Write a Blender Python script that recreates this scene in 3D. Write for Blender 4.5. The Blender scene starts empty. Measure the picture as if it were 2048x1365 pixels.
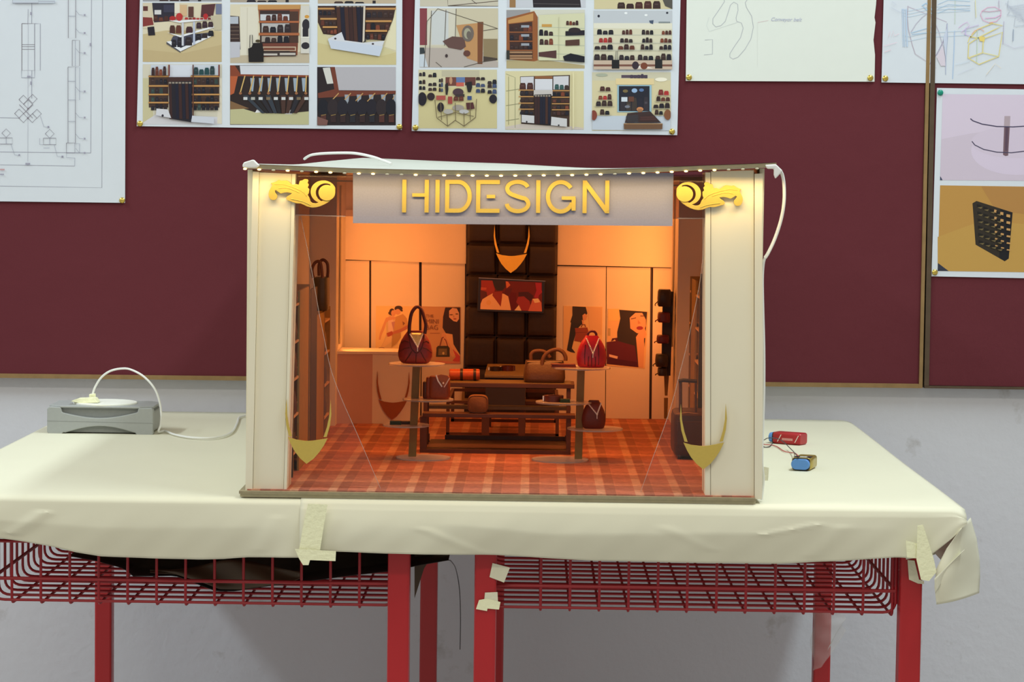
import bpy, bmesh, math, random
import numpy as np
from mathutils import Vector, Matrix
random.seed(7)
scn = bpy.context.scene
COL = scn.collection

# ------------------------------------------------------------------ camera
FPX = 4900.0
IW, IH = 2048, 1365
CAM = np.array([0.0, 0.0, 1.144])
_p, _y, _r = math.radians(-3.72), math.radians(0.5), math.radians(0.75)
_f = np.array([-math.sin(_y)*math.cos(_p), math.cos(_y)*math.cos(_p), math.sin(_p)])
_ri = np.array([math.cos(_y), math.sin(_y), 0.0])
_up = np.cross(_ri, _f)
CR = _ri*math.cos(_r)+_up*math.sin(_r)
CU = -_ri*math.sin(_r)+_up*math.cos(_r)
cd = bpy.data.cameras.new('camera')
cd.sensor_fit = 'HORIZONTAL'; cd.sensor_width = 36.0; cd.lens = FPX/IW*36.0
cd.clip_start = 0.05
cam = bpy.data.objects.new('camera', cd); COL.objects.link(cam)
cam.matrix_world = Matrix(((CR[0], CU[0], -_f[0], CAM[0]), (CR[1], CU[1], -_f[1], CAM[1]), (CR[2], CU[2], -_f[2], CAM[2]), (0, 0, 0, 1)))
scn.camera = cam

# ------------------------------------------------------------------ world, lights, exposure
w = bpy.data.worlds.new('room_light'); scn.world = w; w.use_nodes = True
w.node_tree.nodes['Background'].inputs[0].default_value = (1.0, 0.95, 0.86, 1)
w.node_tree.nodes['Background'].inputs[1].default_value = 0.42

def area(name, loc, target, sx, sy, power, col, rot=None):
    l = bpy.data.lights.new(name, 'AREA'); l.shape = 'RECTANGLE'; l.size = sx; l.size_y = sy
    l.energy = power; l.color = col
    o = bpy.data.objects.new(name, l); COL.objects.link(o); o.location = loc
    if rot: o.rotation_euler = [math.radians(v) for v in rot]
    else: o.rotation_euler = (Vector(target)-Vector(loc)).to_track_quat('-Z', 'Y').to_euler()
    return o
area('ceiling_tube_light_a', (1.15, 2.9, 3.3), None, 0.2, 2.4, 58, (0.88, 1.0, 1.0), (0, 24, 0))
area('ceiling_tube_light_b', (-2.9, 2.7, 3.3), None, 0.2, 2.4, 62, (0.88, 0.99, 1.0), (0, -45, 0))
area('added_front_fill_light', (-0.6, 0.5, 3.3), None, 2.4, 0.2, 26, (1.0, 0.92, 0.76), (52, 0, 0))  # added fill lamp that brightens the wall and the front drape
scn.view_settings.view_transform = 'Standard'
scn.view_settings.look = 'None'
scn.view_settings.exposure = 0.0
scn.view_settings.gamma = 1.0
scn.view_settings.use_curve_mapping = False

# ------------------------------------------------------------------ helpers
def ray(px, py):
    return _f + CR*(px-IW/2)/FPX - CU*(py-IH/2)/FPX
def P(px, py, Y):
    """world point on the upright plane at distance Y"""
    d = ray(px, py); t = Y/d[1]; q = CAM+d*t
    return (q[0], q[1], q[2])
def G(px, py, z):
    """world point on the level plane at height z"""
    d = ray(px, py); t = (z-CAM[2])/d[2]; q = CAM+d*t
    return (q[0], q[1], q[2])
def lin1(c):
    c /= 255.0
    return c/12.92 if c <= 0.04045 else ((c+0.055)/1.055)**2.4
def L(c): return tuple(lin1(v) for v in c[:3])
_WARM = (0.74, 0.36, 0.19)
def SH(c):
    """albedo of something seen under the shop's warm lamps as colour c"""
    return tuple(min(0.88, max(0.012, lin1(v)/k*0.85)) for v, k in zip(c, _WARM))

_mats = {}
def mat(name, lin, rough=0.6, metal=0.0, var=0.10, scale=40.0, bump=0.0, bscale=120.0, emit=None, coat=0.0, spec=0.4):
    if name in _mats: return _mats[name]
    m = bpy.data.materials.new(name); m.use_nodes = True; nt = m.node_tree; b = nt.nodes['Principled BSDF']
    b.inputs['Roughness'].default_value = rough; b.inputs['Metallic'].default_value = metal
    b.inputs['Specular IOR Level'].default_value = spec
    b.inputs['Coat Weight'].default_value = coat
    tc = nt.nodes.new('ShaderNodeTexCoord')
    if var > 0:
        n = nt.nodes.new('ShaderNodeTexNoise'); n.inputs['Scale'].default_value = scale; n.inputs['Detail'].default_value = 4
        r = nt.nodes.new('ShaderNodeMapRange'); r.inputs['To Min'].default_value = 1-var; r.inputs['To Max'].default_value = 1+var
        mx = nt.nodes.new('ShaderNodeMix'); mx.data_type = 'RGBA'; mx.blend_type = 'MULTIPLY'; mx.inputs[0].default_value = 1
        mx.inputs[6].default_value = (*lin, 1)
        nt.links.new(tc.outputs['Object'], n.inputs['Vector']); nt.links.new(n.outputs['Fac'], r.inputs['Value'])
        nt.links.new(r.outputs[0], mx.inputs[7]); nt.links.new(mx.outputs[2], b.inputs['Base Color'])
    else:
        b.inputs['Base Color'].default_value = (*lin, 1)
    if bump > 0:
        n2 = nt.nodes.new('ShaderNodeTexNoise'); n2.inputs['Scale'].default_value = bscale; n2.inputs['Detail'].default_value = 5
        bp = nt.nodes.new('ShaderNodeBump'); bp.inputs['Strength'].default_value = bump; bp.inputs['Distance'].default_value = 0.004
        nt.links.new(tc.outputs['Object'], n2.inputs['Vector']); nt.links.new(n2.outputs['Fac'], bp.inputs['Height'])
        nt.links.new(bp.outputs[0], b.inputs['Normal'])
    if emit:
        b.inputs['Emission Color'].default_value = (*emit[0], 1); b.inputs['Emission Strength'].default_value = emit[1]
    _mats[name] = m
    return m

def clear_mat(name, tint, gloss=0.12, rough=0.05, haze=0.0, hazecol=(0.8, 0.8, 0.8)):
    """thin clear sheet: see-through, with a mirror share that grows at grazing angles"""
    m = bpy.data.materials.new(name); m.use_nodes = True; nt = m.node_tree; nt.nodes.clear()
    out = nt.nodes.new('ShaderNodeOutputMaterial')
    tr = nt.nodes.new('ShaderNodeBsdfTransparent'); tr.inputs[0].default_value = (*tint, 1)
    gl = nt.nodes.new('ShaderNodeBsdfGlossy'); gl.inputs['Roughness'].default_value = rough
    df = nt.nodes.new('ShaderNodeBsdfDiffuse'); df.inputs[0].default_value = (*hazecol, 1)
    fr = nt.nodes.new('ShaderNodeLayerWeight'); fr.inputs[0].default_value = gloss
    m1 = nt.nodes.new('ShaderNodeMixShader'); m2 = nt.nodes.new('ShaderNodeMixShader')
    m1.inputs[0].default_value = haze
    nt.links.new(tr.outputs[0], m1.inputs[1]); nt.links.new(df.outputs[0], m1.inputs[2])
    nt.links.new(fr.outputs['Fresnel'], m2.inputs[0]); nt.links.new(m1.outputs[0], m2.inputs[1]); nt.links.new(gl.outputs[0], m2.inputs[2])
    nt.links.new(m2.outputs[0], out.inputs[0])
    _mats[name] = m
    return m

def origin_of(o):
    v = Vector((0, 0, 0))
    while o is not None:
        v = v+o.location; o = o.parent
    return v

class MB:
    """collects faces in world coordinates, then links them as ONE mesh object"""
    def __init__(s): s.v = []; s.f = []; s.c = []
    def add(s, vs, fs, col=None):
        k = len(s.v); s.v += [tuple(map(float, v)) for v in vs]; s.f += [tuple(i+k for i in f) for f in fs]
        s.c += [col]*len(fs); return s
    def box(s, x0, x1, y0, y1, z0, z1, col=None):
        return s.add([(x, y, z) for x in (x0, x1) for y in (y0, y1) for z in (z0, z1)],
                     [(0, 1, 3, 2), (4, 6, 7, 5), (0, 4, 5, 1), (2, 3, 7, 6), (0, 2, 6, 4), (1, 5, 7, 3)], col)
    def slab(s, pts, Y, t, col=None):
        """outline given as picture points on the plane Y, extruded back by t"""
        n = len(pts); a = [P(x, y, Y) for x, y in pts]
        return s.add(a+[(p[0], p[1]+t, p[2]) for p in a],
                     [tuple(range(n)), tuple(range(2*n-1, n-1, -1))]+[(i, i+n, (i+1) % n+n, (i+1) % n) for i in range(n)], col)
    def rect(s, x0, y0, x1, y1, Y, t, col=None): return s.slab([(x0, y0), (x1, y0), (x1, y1), (x0, y1)], Y, t, col)
    def poly3(s, a, off, col=None):
        n = len(a); o = Vector(off)
        return s.add([tuple(p) for p in a]+[tuple(Vector(p)+o) for p in a],
                     [tuple(range(n)), tuple(range(2*n-1, n-1, -1))]+[(i, i+n, (i+1) % n+n, (i+1) % n) for i in range(n)], col)
    def tube(s, pts, r, n=8, col=None, flat=1.0, smooth=0):
        pts = [Vector(p) for p in pts]
        if smooth:
            pts = crom(pts, smooth)
        k = len(s.v); vs = []; up = None
        for i, p in enumerate(pts):
            d = (pts[min(i+1, len(pts)-1)]-pts[max(i-1, 0)]).normalized()
            if up is None:
                up = Vector((0, 0, 1)) if abs(d.z) < 0.9 else Vector((0, 1, 0))
            a = d.cross(up)
            if a.length < 1e-6: a = d.orthogonal()
            a.normalize(); b = a.cross(d).normalized(); up = b
            rr = r[i*len(r)//len(pts)] if isinstance(r, (list, tuple)) else r
            vs += [tuple(p+a*math.cos(2*math.pi*j/n)*rr+b*math.sin(2*math.pi*j/n)*rr*flat) for j in range(n)]
        fs = [(i*n+j, i*n+(j+1) % n, (i+1)*n+(j+1) % n, (i+1)*n+j) for i in range(len(pts)-1) for j in range(n)]
        fs += [tuple(range(n-1, -1, -1)), tuple((len(pts)-1)*n+j for j in range(n))]
        return s.add(vs, fs, col)
    def rings(s, rings, cap=True, col=None):
        n = len(rings[0]); vs = [p for r in rings for p in r]
        fs = [(i*n+j, i*n+(j+1) % n, (i+1)*n+(j+1) % n, (i+1)*n+j) for i in range(len(rings)-1) for j in range(n)]
        if cap: fs += [tuple(range(n-1, -1, -1)), tuple((len(rings)-1)*n+j for j in range(n))]
        return s.add(vs, fs, col)
    def disc(s, c, r, t, n=40, col=None):
        return s.rings([[(c[0]+r*math.cos(2*math.pi*j/n), c[1]+r*math.sin(2*math.pi*j/n), c[2]+z) for j in range(n)] for z in (0, t)], True, col)
    def ball(s, c, rx, ry, rz, n=16, m=10, col=None, e=1.0):
        def sp(v): return math.copysign(abs(v)**e, v)
        rs = []
        for i in range(m+1):
            a = -math.pi/2+math.pi*(i*0.98+0.01*m)/m
            rs.append([(c[0]+rx*sp(math.cos(a))*sp(math.cos(2*math.pi*j/n)), c[1]+ry*sp(math.cos(a))*sp(math.sin(2*math.pi*j/n)), c[2]+rz*sp(math.sin(a))) for j in range(n)])
        return s.rings(rs, True, col)
    def grid(s, fn, nu, nv, col=None):
        vs = [fn(i/nu, j/nv) for j in range(nv+1) for i in range(nu+1)]
        return s.add(vs, [(j*(nu+1)+i, j*(nu+1)+i+1, (j+1)*(nu+1)+i+1, (j+1)*(nu+1)+i) for j in range(nv) for i in range(nu)], col)
    def build(s, name, m, parent=None, smooth=False, bevel=0, seg=2, solid=0, recalc=True, colors=False, loc=None):
        if parent is not None: og = origin_of(parent)
        elif loc is not None: og = Vector(loc)
        else:
            a = np.array(s.v); og = Vector(((a[:, 0].min()+a[:, 0].max())/2, (a[:, 1].min()+a[:, 1].max())/2, a[:, 2].min()))
        me = bpy.data.meshes.new(name)
        me.from_pydata([(v[0]-og.x, v[1]-og.y, v[2]-og.z) for v in s.v], [], s.f)
        if recalc:
            bm = bmesh.new(); bm.from_mesh(me); bmesh.ops.recalc_face_normals(bm, faces=bm.faces); bm.to_mesh(me); bm.free()
        if colors:
            at = me.color_attributes.new('print', 'FLOAT_COLOR', 'CORNER')
            buf = []
            for p in me.polygons:
                buf += [*(s.c[p.index] or (0.8, 0.8, 0.8)), 1.0]*p.loop_total
            at.data.foreach_set('color', buf)
        if smooth:
            me.polygons.foreach_set('use_smooth', [True]*len(me.polygons))
            try: me.set_sharp_from_angle(angle=math.radians(40))
            except Exception: pass
        me.materials.append(m)
        o = bpy.data.objects.new(name, me); COL.objects.link(o)
        if parent is not None: o.parent = parent
        else: o.location = og
        if solid:
            q = o.modifiers.new('thickness', 'SOLIDIFY'); q.thickness = solid; q.offset = 0
        if bevel:
            q = o.modifiers.new('edges', 'BEVEL'); q.width = bevel; q.segments = seg; q.limit_method = 'ANGLE'; q.angle_limit = math.radians(35)
        return o

def crom(pts, sub):
    out = []
    n = len(pts)
    for i in range(n-1):
        p0, p1, p2, p3 = pts[max(i-1, 0)], pts[i], pts[i+1], pts[min(i+2, n-1)]
        for k in range(sub):
            t = k/sub
            out.append(0.5*((2*p1)+(p2-p0)*t+(2*p0-5*p1+4*p2-p3)*t*t+(3*p1-p0-3*p2+p3)*t*t*t))
    out.append(pts[-1]); return out

def tag(o, label=None, cat=None, group=None, kind=None):
    if label: o['label'] = label
    if cat: o['category'] = cat
    if group: o['group'] = group
    if kind: o['kind'] = kind
    return o
def thing(name, loc, label, cat, group=None, kind=None):
    o = bpy.data.objects.new(name, None); COL.objects.link(o); o.location = loc; o.empty_display_size = 0.02
    return tag(o, label, cat, group, kind)
def share(src, parent, off):
    """another piece with the same mesh as src, moved by off"""
    o = src.copy(); COL.objects.link(o); o.parent = parent; o.location = Vector(src.location)+Vector(off); return o

# colour print on flat sheets: layered flat shapes, colours carried per face
def print_mat(name, rough):
    m = bpy.data.materials.new(name); m.use_nodes = True; b = m.node_tree.nodes['Principled BSDF']
    a = m.node_tree.nodes.new('ShaderNodeAttribute'); a.attribute_name = 'print'
    m.node_tree.links.new(a.outputs['Color'], b.inputs['Base Color']); b.inputs['Roughness'].default_value = rough
    b.inputs['Specular IOR Level'].default_value = 0.3
    return m
M_PRINT = print_mat('printed_ink', 0.45)

class Ink:
    def __init__(s, ox, oy, sc, Y, conv=L, step=0.00003):
        s.o = (ox, oy, sc); s.Y = Y; s.k = 0; s.m = MB(); s.conv = conv; s.step = step; s.clip = None
    def q(s, x, y):
        if s.clip: x = min(max(x, s.clip[0]), s.clip[2]); y = min(max(y, s.clip[1]), s.clip[3])
        return P(s.o[0]+x/s.o[2], s.o[1]+y/s.o[2], s.Y-0.0002-s.k*s.step)
    def p(s, pts, c):
        s.k += 1; a = [s.q(x, y) for x, y in pts]
        s.m.add(a, [tuple(range(len(a)))], s.conv(c)); return s
    def r(s, x0, y0, x1, y1, c): return s.p([(x0, y0), (x1, y0), (x1, y1), (x0, y1)], c)
    def e(s, cx, cy, rx, ry, c, n=18, a0=0, a1=360):
        return s.p([(cx+rx*math.cos(math.radians(a0+(a1-a0)*i/n)), cy+ry*math.sin(math.radians(a0+(a1-a0)*i/n))) for i in range(n if a1-a0 == 360 else n+1)], c)
    def l(s, pts, wd, c):
        s.k += 1; k = []; n = len(pts)
        for i, (x, y) in enumerate(pts):
            x0, y0 = pts[max(i-1, 0)]; x1, y1 = pts[min(i+1, n-1)]; d = math.hypot(x1-x0, y1-y0) or 1
            nx, ny = -(y1-y0)/d*wd/2, (x1-x0)/d*wd/2
            k += [s.q(x+nx, y+ny), s.q(x-nx, y-ny)]
        s.m.add(k, [(2*i, 2*i+1, 2*i+3, 2*i+2) for i in range(n-1)], s.conv(c)); return s
    def bags(s, x0, y0, x1, y1, n, cols, sk=0.0):
        w = (x1-x0)/n
        for i in range(n):
            a = x0+i*w+w*0.06; b = a+w*0.88; c = random.choice(cols); h = random.uniform(0.62, 1.0); dy = sk*(i/n)
            t = y1-(y1-y0)*h
            s.p([(a, y1+dy), (a+w*0.03, t+(y1-t)*0.3+dy), (a+w*0.15, t+dy), (b-w*0.15, t+dy), (b-w*0.03, t+(y1-t)*0.3+dy), (b, y1+dy)], c)
            if random.random() < 0.6:
                c2 = tuple(min(255, v+24) for v in c); s.r(a+w*0.2, t+(y1-t)*0.35+dy, b-w*0.25, t+(y1-t)*0.5+dy, c2)
        return s
    def done(s, name, parent, m=None):
        return s.m.build(name, m or M_PRINT, parent, recalc=False, colors=True)

# ------------------------------------------------------------------ materials
M_wall = mat('painted_wall', L((212, 215, 225)), 0.85, var=0.05, scale=3.0, bump=0.25, bscale=60)
def add_smudges(m, col, scale, lo, hi):
    nt = m.node_tree; b = nt.nodes['Principled BSDF']; src = b.inputs['Base Color'].links[0].from_socket
    n = nt.nodes.new('ShaderNodeTexNoise'); n.inputs['Scale'].default_value = scale; n.inputs['Detail'].default_value = 6; n.inputs['Roughness'].default_value = 0.65
    tc = nt.nodes.new('ShaderNodeTexCoord'); nt.links.new(tc.outputs['Object'], n.inputs['Vector'])
    r = nt.nodes.new('ShaderNodeMapRange'); r.inputs['From Min'].default_value = lo; r.inputs['From Max'].default_value = hi
    nt.links.new(n.outputs['Fac'], r.inputs['Value'])
    mx = nt.nodes.new('ShaderNodeMix'); mx.data_type = 'RGBA'; mx.inputs[7].default_value = (*col, 1)
    nt.links.new(r.outputs[0], mx.inputs[0]); nt.links.new(src, mx.inputs[6]); nt.links.new(mx.outputs[2], b.inputs['Base Color'])
add_smudges(M_wall, L((150, 145, 138)), 9.0, 0.62, 0.84)
M_floor = mat('concrete_floor', L((186, 182, 176)), 0.8)
M_fabric = mat('maroon_fabric', L((99, 46, 54)), 0.95, var=0.14, scale=700, bump=0.8, bscale=9.0, spec=0.15)
M_oak = mat('board_edge_wood', L((140, 112, 72)), 0.6, var=0.25, scale=60)
M_oakd = mat('board_edge_dark', L((82, 66, 50)), 0.6, var=0.25, scale=60)
M_white = mat('white_paper', L((212, 220, 232)), 0.6, var=0.02)
M_ivory = mat('ivory_paper', L((222, 228, 224)), 0.6, var=0.02)
M_brass = mat('brass_pin', L((214, 190, 96)), 0.25, 0.85, var=0)
M_green = mat('green_pin_plastic', L((20, 140, 120)), 0.35, var=0)
M_red = mat('red_enamel', L((176, 26, 34)), 0.42, var=0.08, scale=14, coat=0.2)
M_wire = mat('red_enamel_wire', L((150, 26, 36)), 0.4, var=0.06, scale=30)
M_top = mat('desk_top_board', L((150, 120, 90)), 0.7)
M_cover = mat('cream_cover_paper', L((221, 219, 198)), 0.62, var=0.03, scale=6, bump=0.18, bscale=14, spec=0.25)
M_tape = mat('masking_tape', L((242, 243, 206)), 0.6, var=0.06, scale=90, bump=0.3, bscale=200)
M_tape2 = mat('masking_tape_pale', L((226, 224, 200)), 0.6, var=0.06, scale=90, bump=0.3, bscale=200)
M_black = mat('black_plastic_sheet', L((38, 34, 34)), 0.45, var=0.3, scale=18)
M_brownsh = mat('brown_plastic_sheet', L((78, 62, 46)), 0.5, var=0.2, scale=18)
M_grey = mat('grey_plastic', L((160, 164, 164)), 0.5, var=0.05, scale=200)
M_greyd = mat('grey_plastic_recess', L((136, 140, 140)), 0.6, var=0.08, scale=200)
M_cable = mat('white_cable', L((232, 234, 232)), 0.45, var=0)
M_plate = mat('white_plate', L((236, 238, 230)), 0.5, var=0.02)
M_blue = mat('blue_clip', L((92, 144, 214)), 0.5, var=0.05)
M_batr = mat('red_battery', L((178, 44, 50)), 0.3, 0.1, var=0.04)
M_batg = mat('gold_battery', L((190, 168, 84)), 0.3, 0.7, var=0.04)
M_batk = mat('black_battery_end', L((46, 42, 44)), 0.4, var=0)
M_wr = mat('red_wire', L((196, 88, 88)), 0.5, var=0)
M_wk = mat('black_wire', L((66, 66, 72)), 0.5, var=0)
# shop model
M_foam = mat('cream_foam_board', L((228, 222, 200)), 0.7, var=0.03, scale=12)
M_foamw = mat('white_board', (0.82, 0.79, 0.74), 0.7, var=0.04, scale=20)
M_seam = mat('brown_seam', L((120, 84, 56)), 0.8, var=0.1)
M_card = mat('grey_cardboard', L((150, 140, 112)), 0.85, var=0.25, scale=90)
M_cardl = mat('cardboard_edge', L((188, 180, 150)), 0.85, var=0.15, scale=90)
M_roof = mat('roof_paper', L((188, 192, 184)), 0.7, var=0.03)
M_sign = mat('grey_sign_cloth', L((142, 142, 164)), 0.9, var=0.10, scale=500)
M_gold = mat('gold_card', L((198, 172, 84)), 0.5, 0.2, var=0.06, scale=300)
M_goldw = mat('gold_card_inside', SH((226, 146, 52)), 0.6, 0.0, var=0.05, scale=300)
M_copper = mat('copper_card', SH((150, 62, 26)), 0.6, 0.0, var=0.05, scale=300)
M_pad = mat('black_padded_leather', SH((42, 22, 15)), 0.5, var=0.2, scale=120, bump=0.2, bscale=80)
M_walnut = mat('dark_walnut', SH((84, 36, 18)), 0.45, var=0.25, scale=70)
M_walnutl = mat('walnut_top', SH((118, 70, 32)), 0.45, var=0.2, scale=70)
M_olive = mat('olive_wood', SH((118, 66, 22)), 0.5, var=0.15, scale=90)
M_shelfw = mat('shelf_wood', SH((150, 86, 32)), 0.55, var=0.2, scale=80)
M_brownp = mat('brown_panel', SH((134, 82, 44)), 0.6, var=0.15, scale=80)
M_upr = mat('black_upright', SH((54, 32, 26)), 0.5, var=0.1)
M_acr = clear_mat('clear_acrylic', (0.98, 0.97, 0.96), 0.05, 0.04, 0.018, (0.8, 0.78, 0.76))
M_acrt = clear_mat('smoky_acrylic', (0.70, 0.62, 0.62), 0.12, 0.06, 0.04, (0.5, 0.42, 0.42))
M_acre = clear_mat('acrylic_edge', (0.9, 0.85, 0.82), 0.1, 0.1, 0.30, (0.85, 0.75, 0.72))
M_film = clear_mat('cling_film', (0.96, 0.96, 0.96), 0.16, 0.15, 0.28, (0.75, 0.72, 0.70))
M_led = mat('warm_led', (1.0, 0.8, 0.4), 0.4, var=0, emit=((1.0, 0.74, 0.30), 2.6))
M_ledo = mat('unlit_led', L((206, 200, 176)), 0.4, var=0)
M_strip = mat('led_tape', L((196, 188, 160)), 0.6, var=0.05)
def B(name, c, rough=0.45, var=0.15, scale=150, coat=0.1): return mat('leather_'+name, tuple(v*k for v, k in zip(SH(c), (0.72, 0.58, 0.42))), rough, var=var, scale=scale, coat=coat, bump=0.15, bscale=300)
M_silver = mat('silver_zip', SH((246, 196, 130)), 0.3, 0.3, var=0)

# ------------------------------------------------------------------ the room
YW = 4.15          # painted wall
YB = 4.128         # face of the pin boards
tag(MB().box(-3.2, 3.2, YW, YW+0.12, 0, 3.3).build('wall_back', M_wall), kind='structure')
tag(MB().box(-3.2, 3.2, -0.6, YW+0.12, -0.1, 0).build('floor', M_floor), kind='structure')

# pin boards
pb = thing('pin_board', P(900, 776, YB), 'wide maroon cloth pin board with thin wooden edging, behind the shop model', 'pin board')
MB().slab([(-700, -420), (1861, -420), (1838, 772), (-700, 741)], YB, YW-YB-0.002).build('cloth_panel', M_fabric, pb)
MB().slab([(-700, 740), (1843, 768.5), (1843, 777), (-700, 748.5)], YB-0.004, YW-YB+0.002).build('edge_strip', M_oak, pb)
MB().slab([(1854+8, -300), (1861+8, -300), (1845, 777), (1838, 777)], YB-0.0045, YW-YB+0.002).build('edge_strip', M_oak, pb)
pb2 = thing('pin_board', P(2300, 780, YB), 'maroon cloth pin board with dark edging at the picture edge, holding lattice photo sheet', 'pin board')
MB().slab([(1874, -420), (3000, -420), (3000, 788), (1849, 771)], YB-0.001, YW-YB-0.002).build('cloth_panel', M_fabric, pb2)
MB().slab([(1849, 772), (3000, 788), (3000, 793), (1849, 777)], YB-0.004, YW-YB+0.002).build('edge_strip', M_oakd, pb2)
MB().slab([(1870, -300), (1879, -300), (1858, 772), (1848.5, 772)], YB-0.0045, YW-YB+0.002).build('edge_strip', M_oakd, pb2)

YS = YB-0.0035
def sheet(name, pts, label, m=M_white, cat='paper sheet', curl=0.0):
    t = thing(name, P(sum(p[0] for p in pts)/len(pts), max(p[1] for p in pts), YS), label, cat)
    MB().slab(pts, YS, 0.0006).build('paper', m, t)
    return t
def pin(px, py, label, m=M_brass, Y=YS):
    c = P(px, py, Y)
    t = thing('push_pin', c, label, 'push pin', 'push pins in the wall sheets')
    n = 14
    prof = [(0.0046, -0.0002), (0.0050, -0.0014), (0.0040, -0.0028), (0.0018, -0.0036)]
    b = MB(); b.rings([[(c[0]+r*math.cos(2*math.pi*j/n), c[1]+y, c[2]+r*math.sin(2*math.pi*j/n)) for j in range(n)] for r, y in prof])
    b.build('pin_head', m, t, smooth=True)
    MB().tube([(c[0], c[1]+0.009, c[2]), (c[0], c[1]-0.0005, c[2])], 0.0006, 6).build('pin_needle', M_brass, t)

# 1 line drawing of the floor plan
s1 = sheet('plan_drawing', [(-330, -330), (253, -330), (250, 406), (-330, 399)], 'blueprint style line drawing on bluish white paper at the picture edge')
k = Ink(0, 0, 3.25, YS); gc = (146, 148, 168); gb = (120, 112, 124)
def pl(pts, wd=2.6, c=gc): k.l(pts, wd, c)
def rc(x0, y0, x1, y1, wd=2.6, c=gc): pl([(x0, y0), (x1, y0), (x1, y1), (x0, y1), (x0, y0)], wd, c)
pl([(0, 988), (590, 995)], 3); pl([(0, 1072), (485, 1080)], 2.4); pl([(0, 1210), (662, 1221), (668, -300)], 2.6); pl([(596, -300), (590, 995)], 2.6); pl([(0, 765), (125, 768)])
rc(142, 153, 225, 458, 3.4, gb); rc(225, 153, 262, 458); pl([(183, 60), (181, 160)], 2.2); pl([(207, 20), (206, 153)]); pl([(183, 160), (181, 1050)], 1.8, (176, 178, 194))
for y in (290, 303, 320): pl([(142, y), (225, y)], 2.2, gb)
pl([(140, 458), (140, 505), (225, 505), (225, 458)]); pl([(207, 458), (206, 640)])
def rq(cx, cy, h, wd=3.0):
    pl([(cx-h, cy), (cx, cy-h), (cx+h, cy), (cx, cy+h), (cx-h, cy)], wd, gb)
for cx, cy in ((152, 648), (182, 678), (212, 643), (124, 738), (152, 768), (210, 768), (240, 740)): rq(cx, cy, 29)
pl([(152, 740), (215, 680)], 3, gb); pl([(125, 680), (212, 768)], 3, gb); k.e(182, 708, 5, 5, gb); k.e(181, 768, 5, 5, gb)
pl([(262, 755), (285, 825), (305, 826)], 2); k.r(308, 820, 320, 832, (150, 150, 170))
rq(40, 866, 28, 2.6); rq(323, 870, 29, 2.6)
rc(-40, 897, 80, 937, 2.8, gb); pl([(40, 897), (40, 937)]); rc(282, 899, 364, 941, 2.8, gb); pl([(323, 899), (323, 941)]); pl([(258, 899), (258, 941), (282, 941)], 2); pl([(282, 962), (323, 962)], 2)
pl([(70, 935), (95, 1008), (118, 1010)], 2); pl([(352, 940), (372, 1018), (400, 1020)], 2); k.r(400, 1013, 412, 1026, (150, 150, 170)); k.r(120, 1003, 130, 1014, (150, 150, 170))
rc(444, -300, 492, 248, 3, gb); pl([(444, 105), (492, 105)]); rc(470, 262, 517, 430, 2.8, gb); pl([(490, 262), (490, 430)]); rc(442, 436, 490, 930, 3, gb); rc(490, 438, 517, 650, 2.4)
for y in (528, 650, 790): pl([(442, y), (490, y)])
rc(432, 930, 487, 996, 3, gb); rc(487, 934, 517, 996, 2.4); pl([(432, 996), (432, 1025), (487, 1028)], 2); pl([(487, 1028), (486, 1080)], 2)
for y in (68, 185, 315, 565, 735, 872, 965):
    pl([(492, y), (515, y+28), (540, y+30)], 2); k.r(544, y+24, 556, y+36, (158, 158, 178))
k.r(165, 1060, 196, 1071, (158, 158, 178)); k.r(583, 280, 592, 300, (160, 160, 180)); k.r(176, 493, 200, 502, (160, 160, 180)); k.r(196, 78, 204, 98, (160, 160, 180)); k.r(196, 530, 204, 552, (160, 160, 180))
k.r(80, 0, 358, 20, (196, 206, 222)); rc(82, -20, 250, 20, 2.6, gb); pl([(250, 8), (356, 10), (356, 20)], 2.2); k.r(0, 1098, 30, 1108, (196, 160, 168)); k.r(0, 1130, 26, 1138, (160, 160, 180))
k.done('line_work', s1)
pin(244.5, 401, 'brass push pin at the lower corner of the line drawing sheet')

# 2, 3 sheets of shop photographs
DK = [(34, 32, 44), (46, 38, 44), (26, 28, 40), (58, 42, 42)]; BR = [(96, 52, 44), (120, 62, 46), (74, 44, 42), (56, 38, 40)]; RD = [(172, 50, 52), (150, 44, 46), (120, 46, 46)]
s2 = sheet('photo_sheet', [(288, -330), (806, -330), (803.5, 260), (273.5, 252.5)], 'white sheet of shop photographs with the hanging belts row, beside the line drawing', cat='photo sheet')
s3 = sheet('photo_sheet', [(838, -330), (1369, -330), (1354.5, 270.5), (823.5, 262)], 'white sheet of shop photographs with the lit storefront, above the sign', cat='photo sheet')
def photo(par, ox, oy, sc, x0, y0, x1, y1, base, fn, label=None):
    k = Ink(ox, oy, sc, YS); k.clip = (x0, y0, x1, y1); k.r(x0, y0, x1, y1, base); fn(k)
    o = k.done('photograph', par)
    if label: o['label'] = label
CW = (214, 206, 184); FL = (196, 180, 142); WD = (158, 104, 62); WDL = (190, 142, 88)
A = (270, 0, 5.25); Bz = (625, 0, 5.15); Cz = (1000, 0, 4.965)
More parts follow.
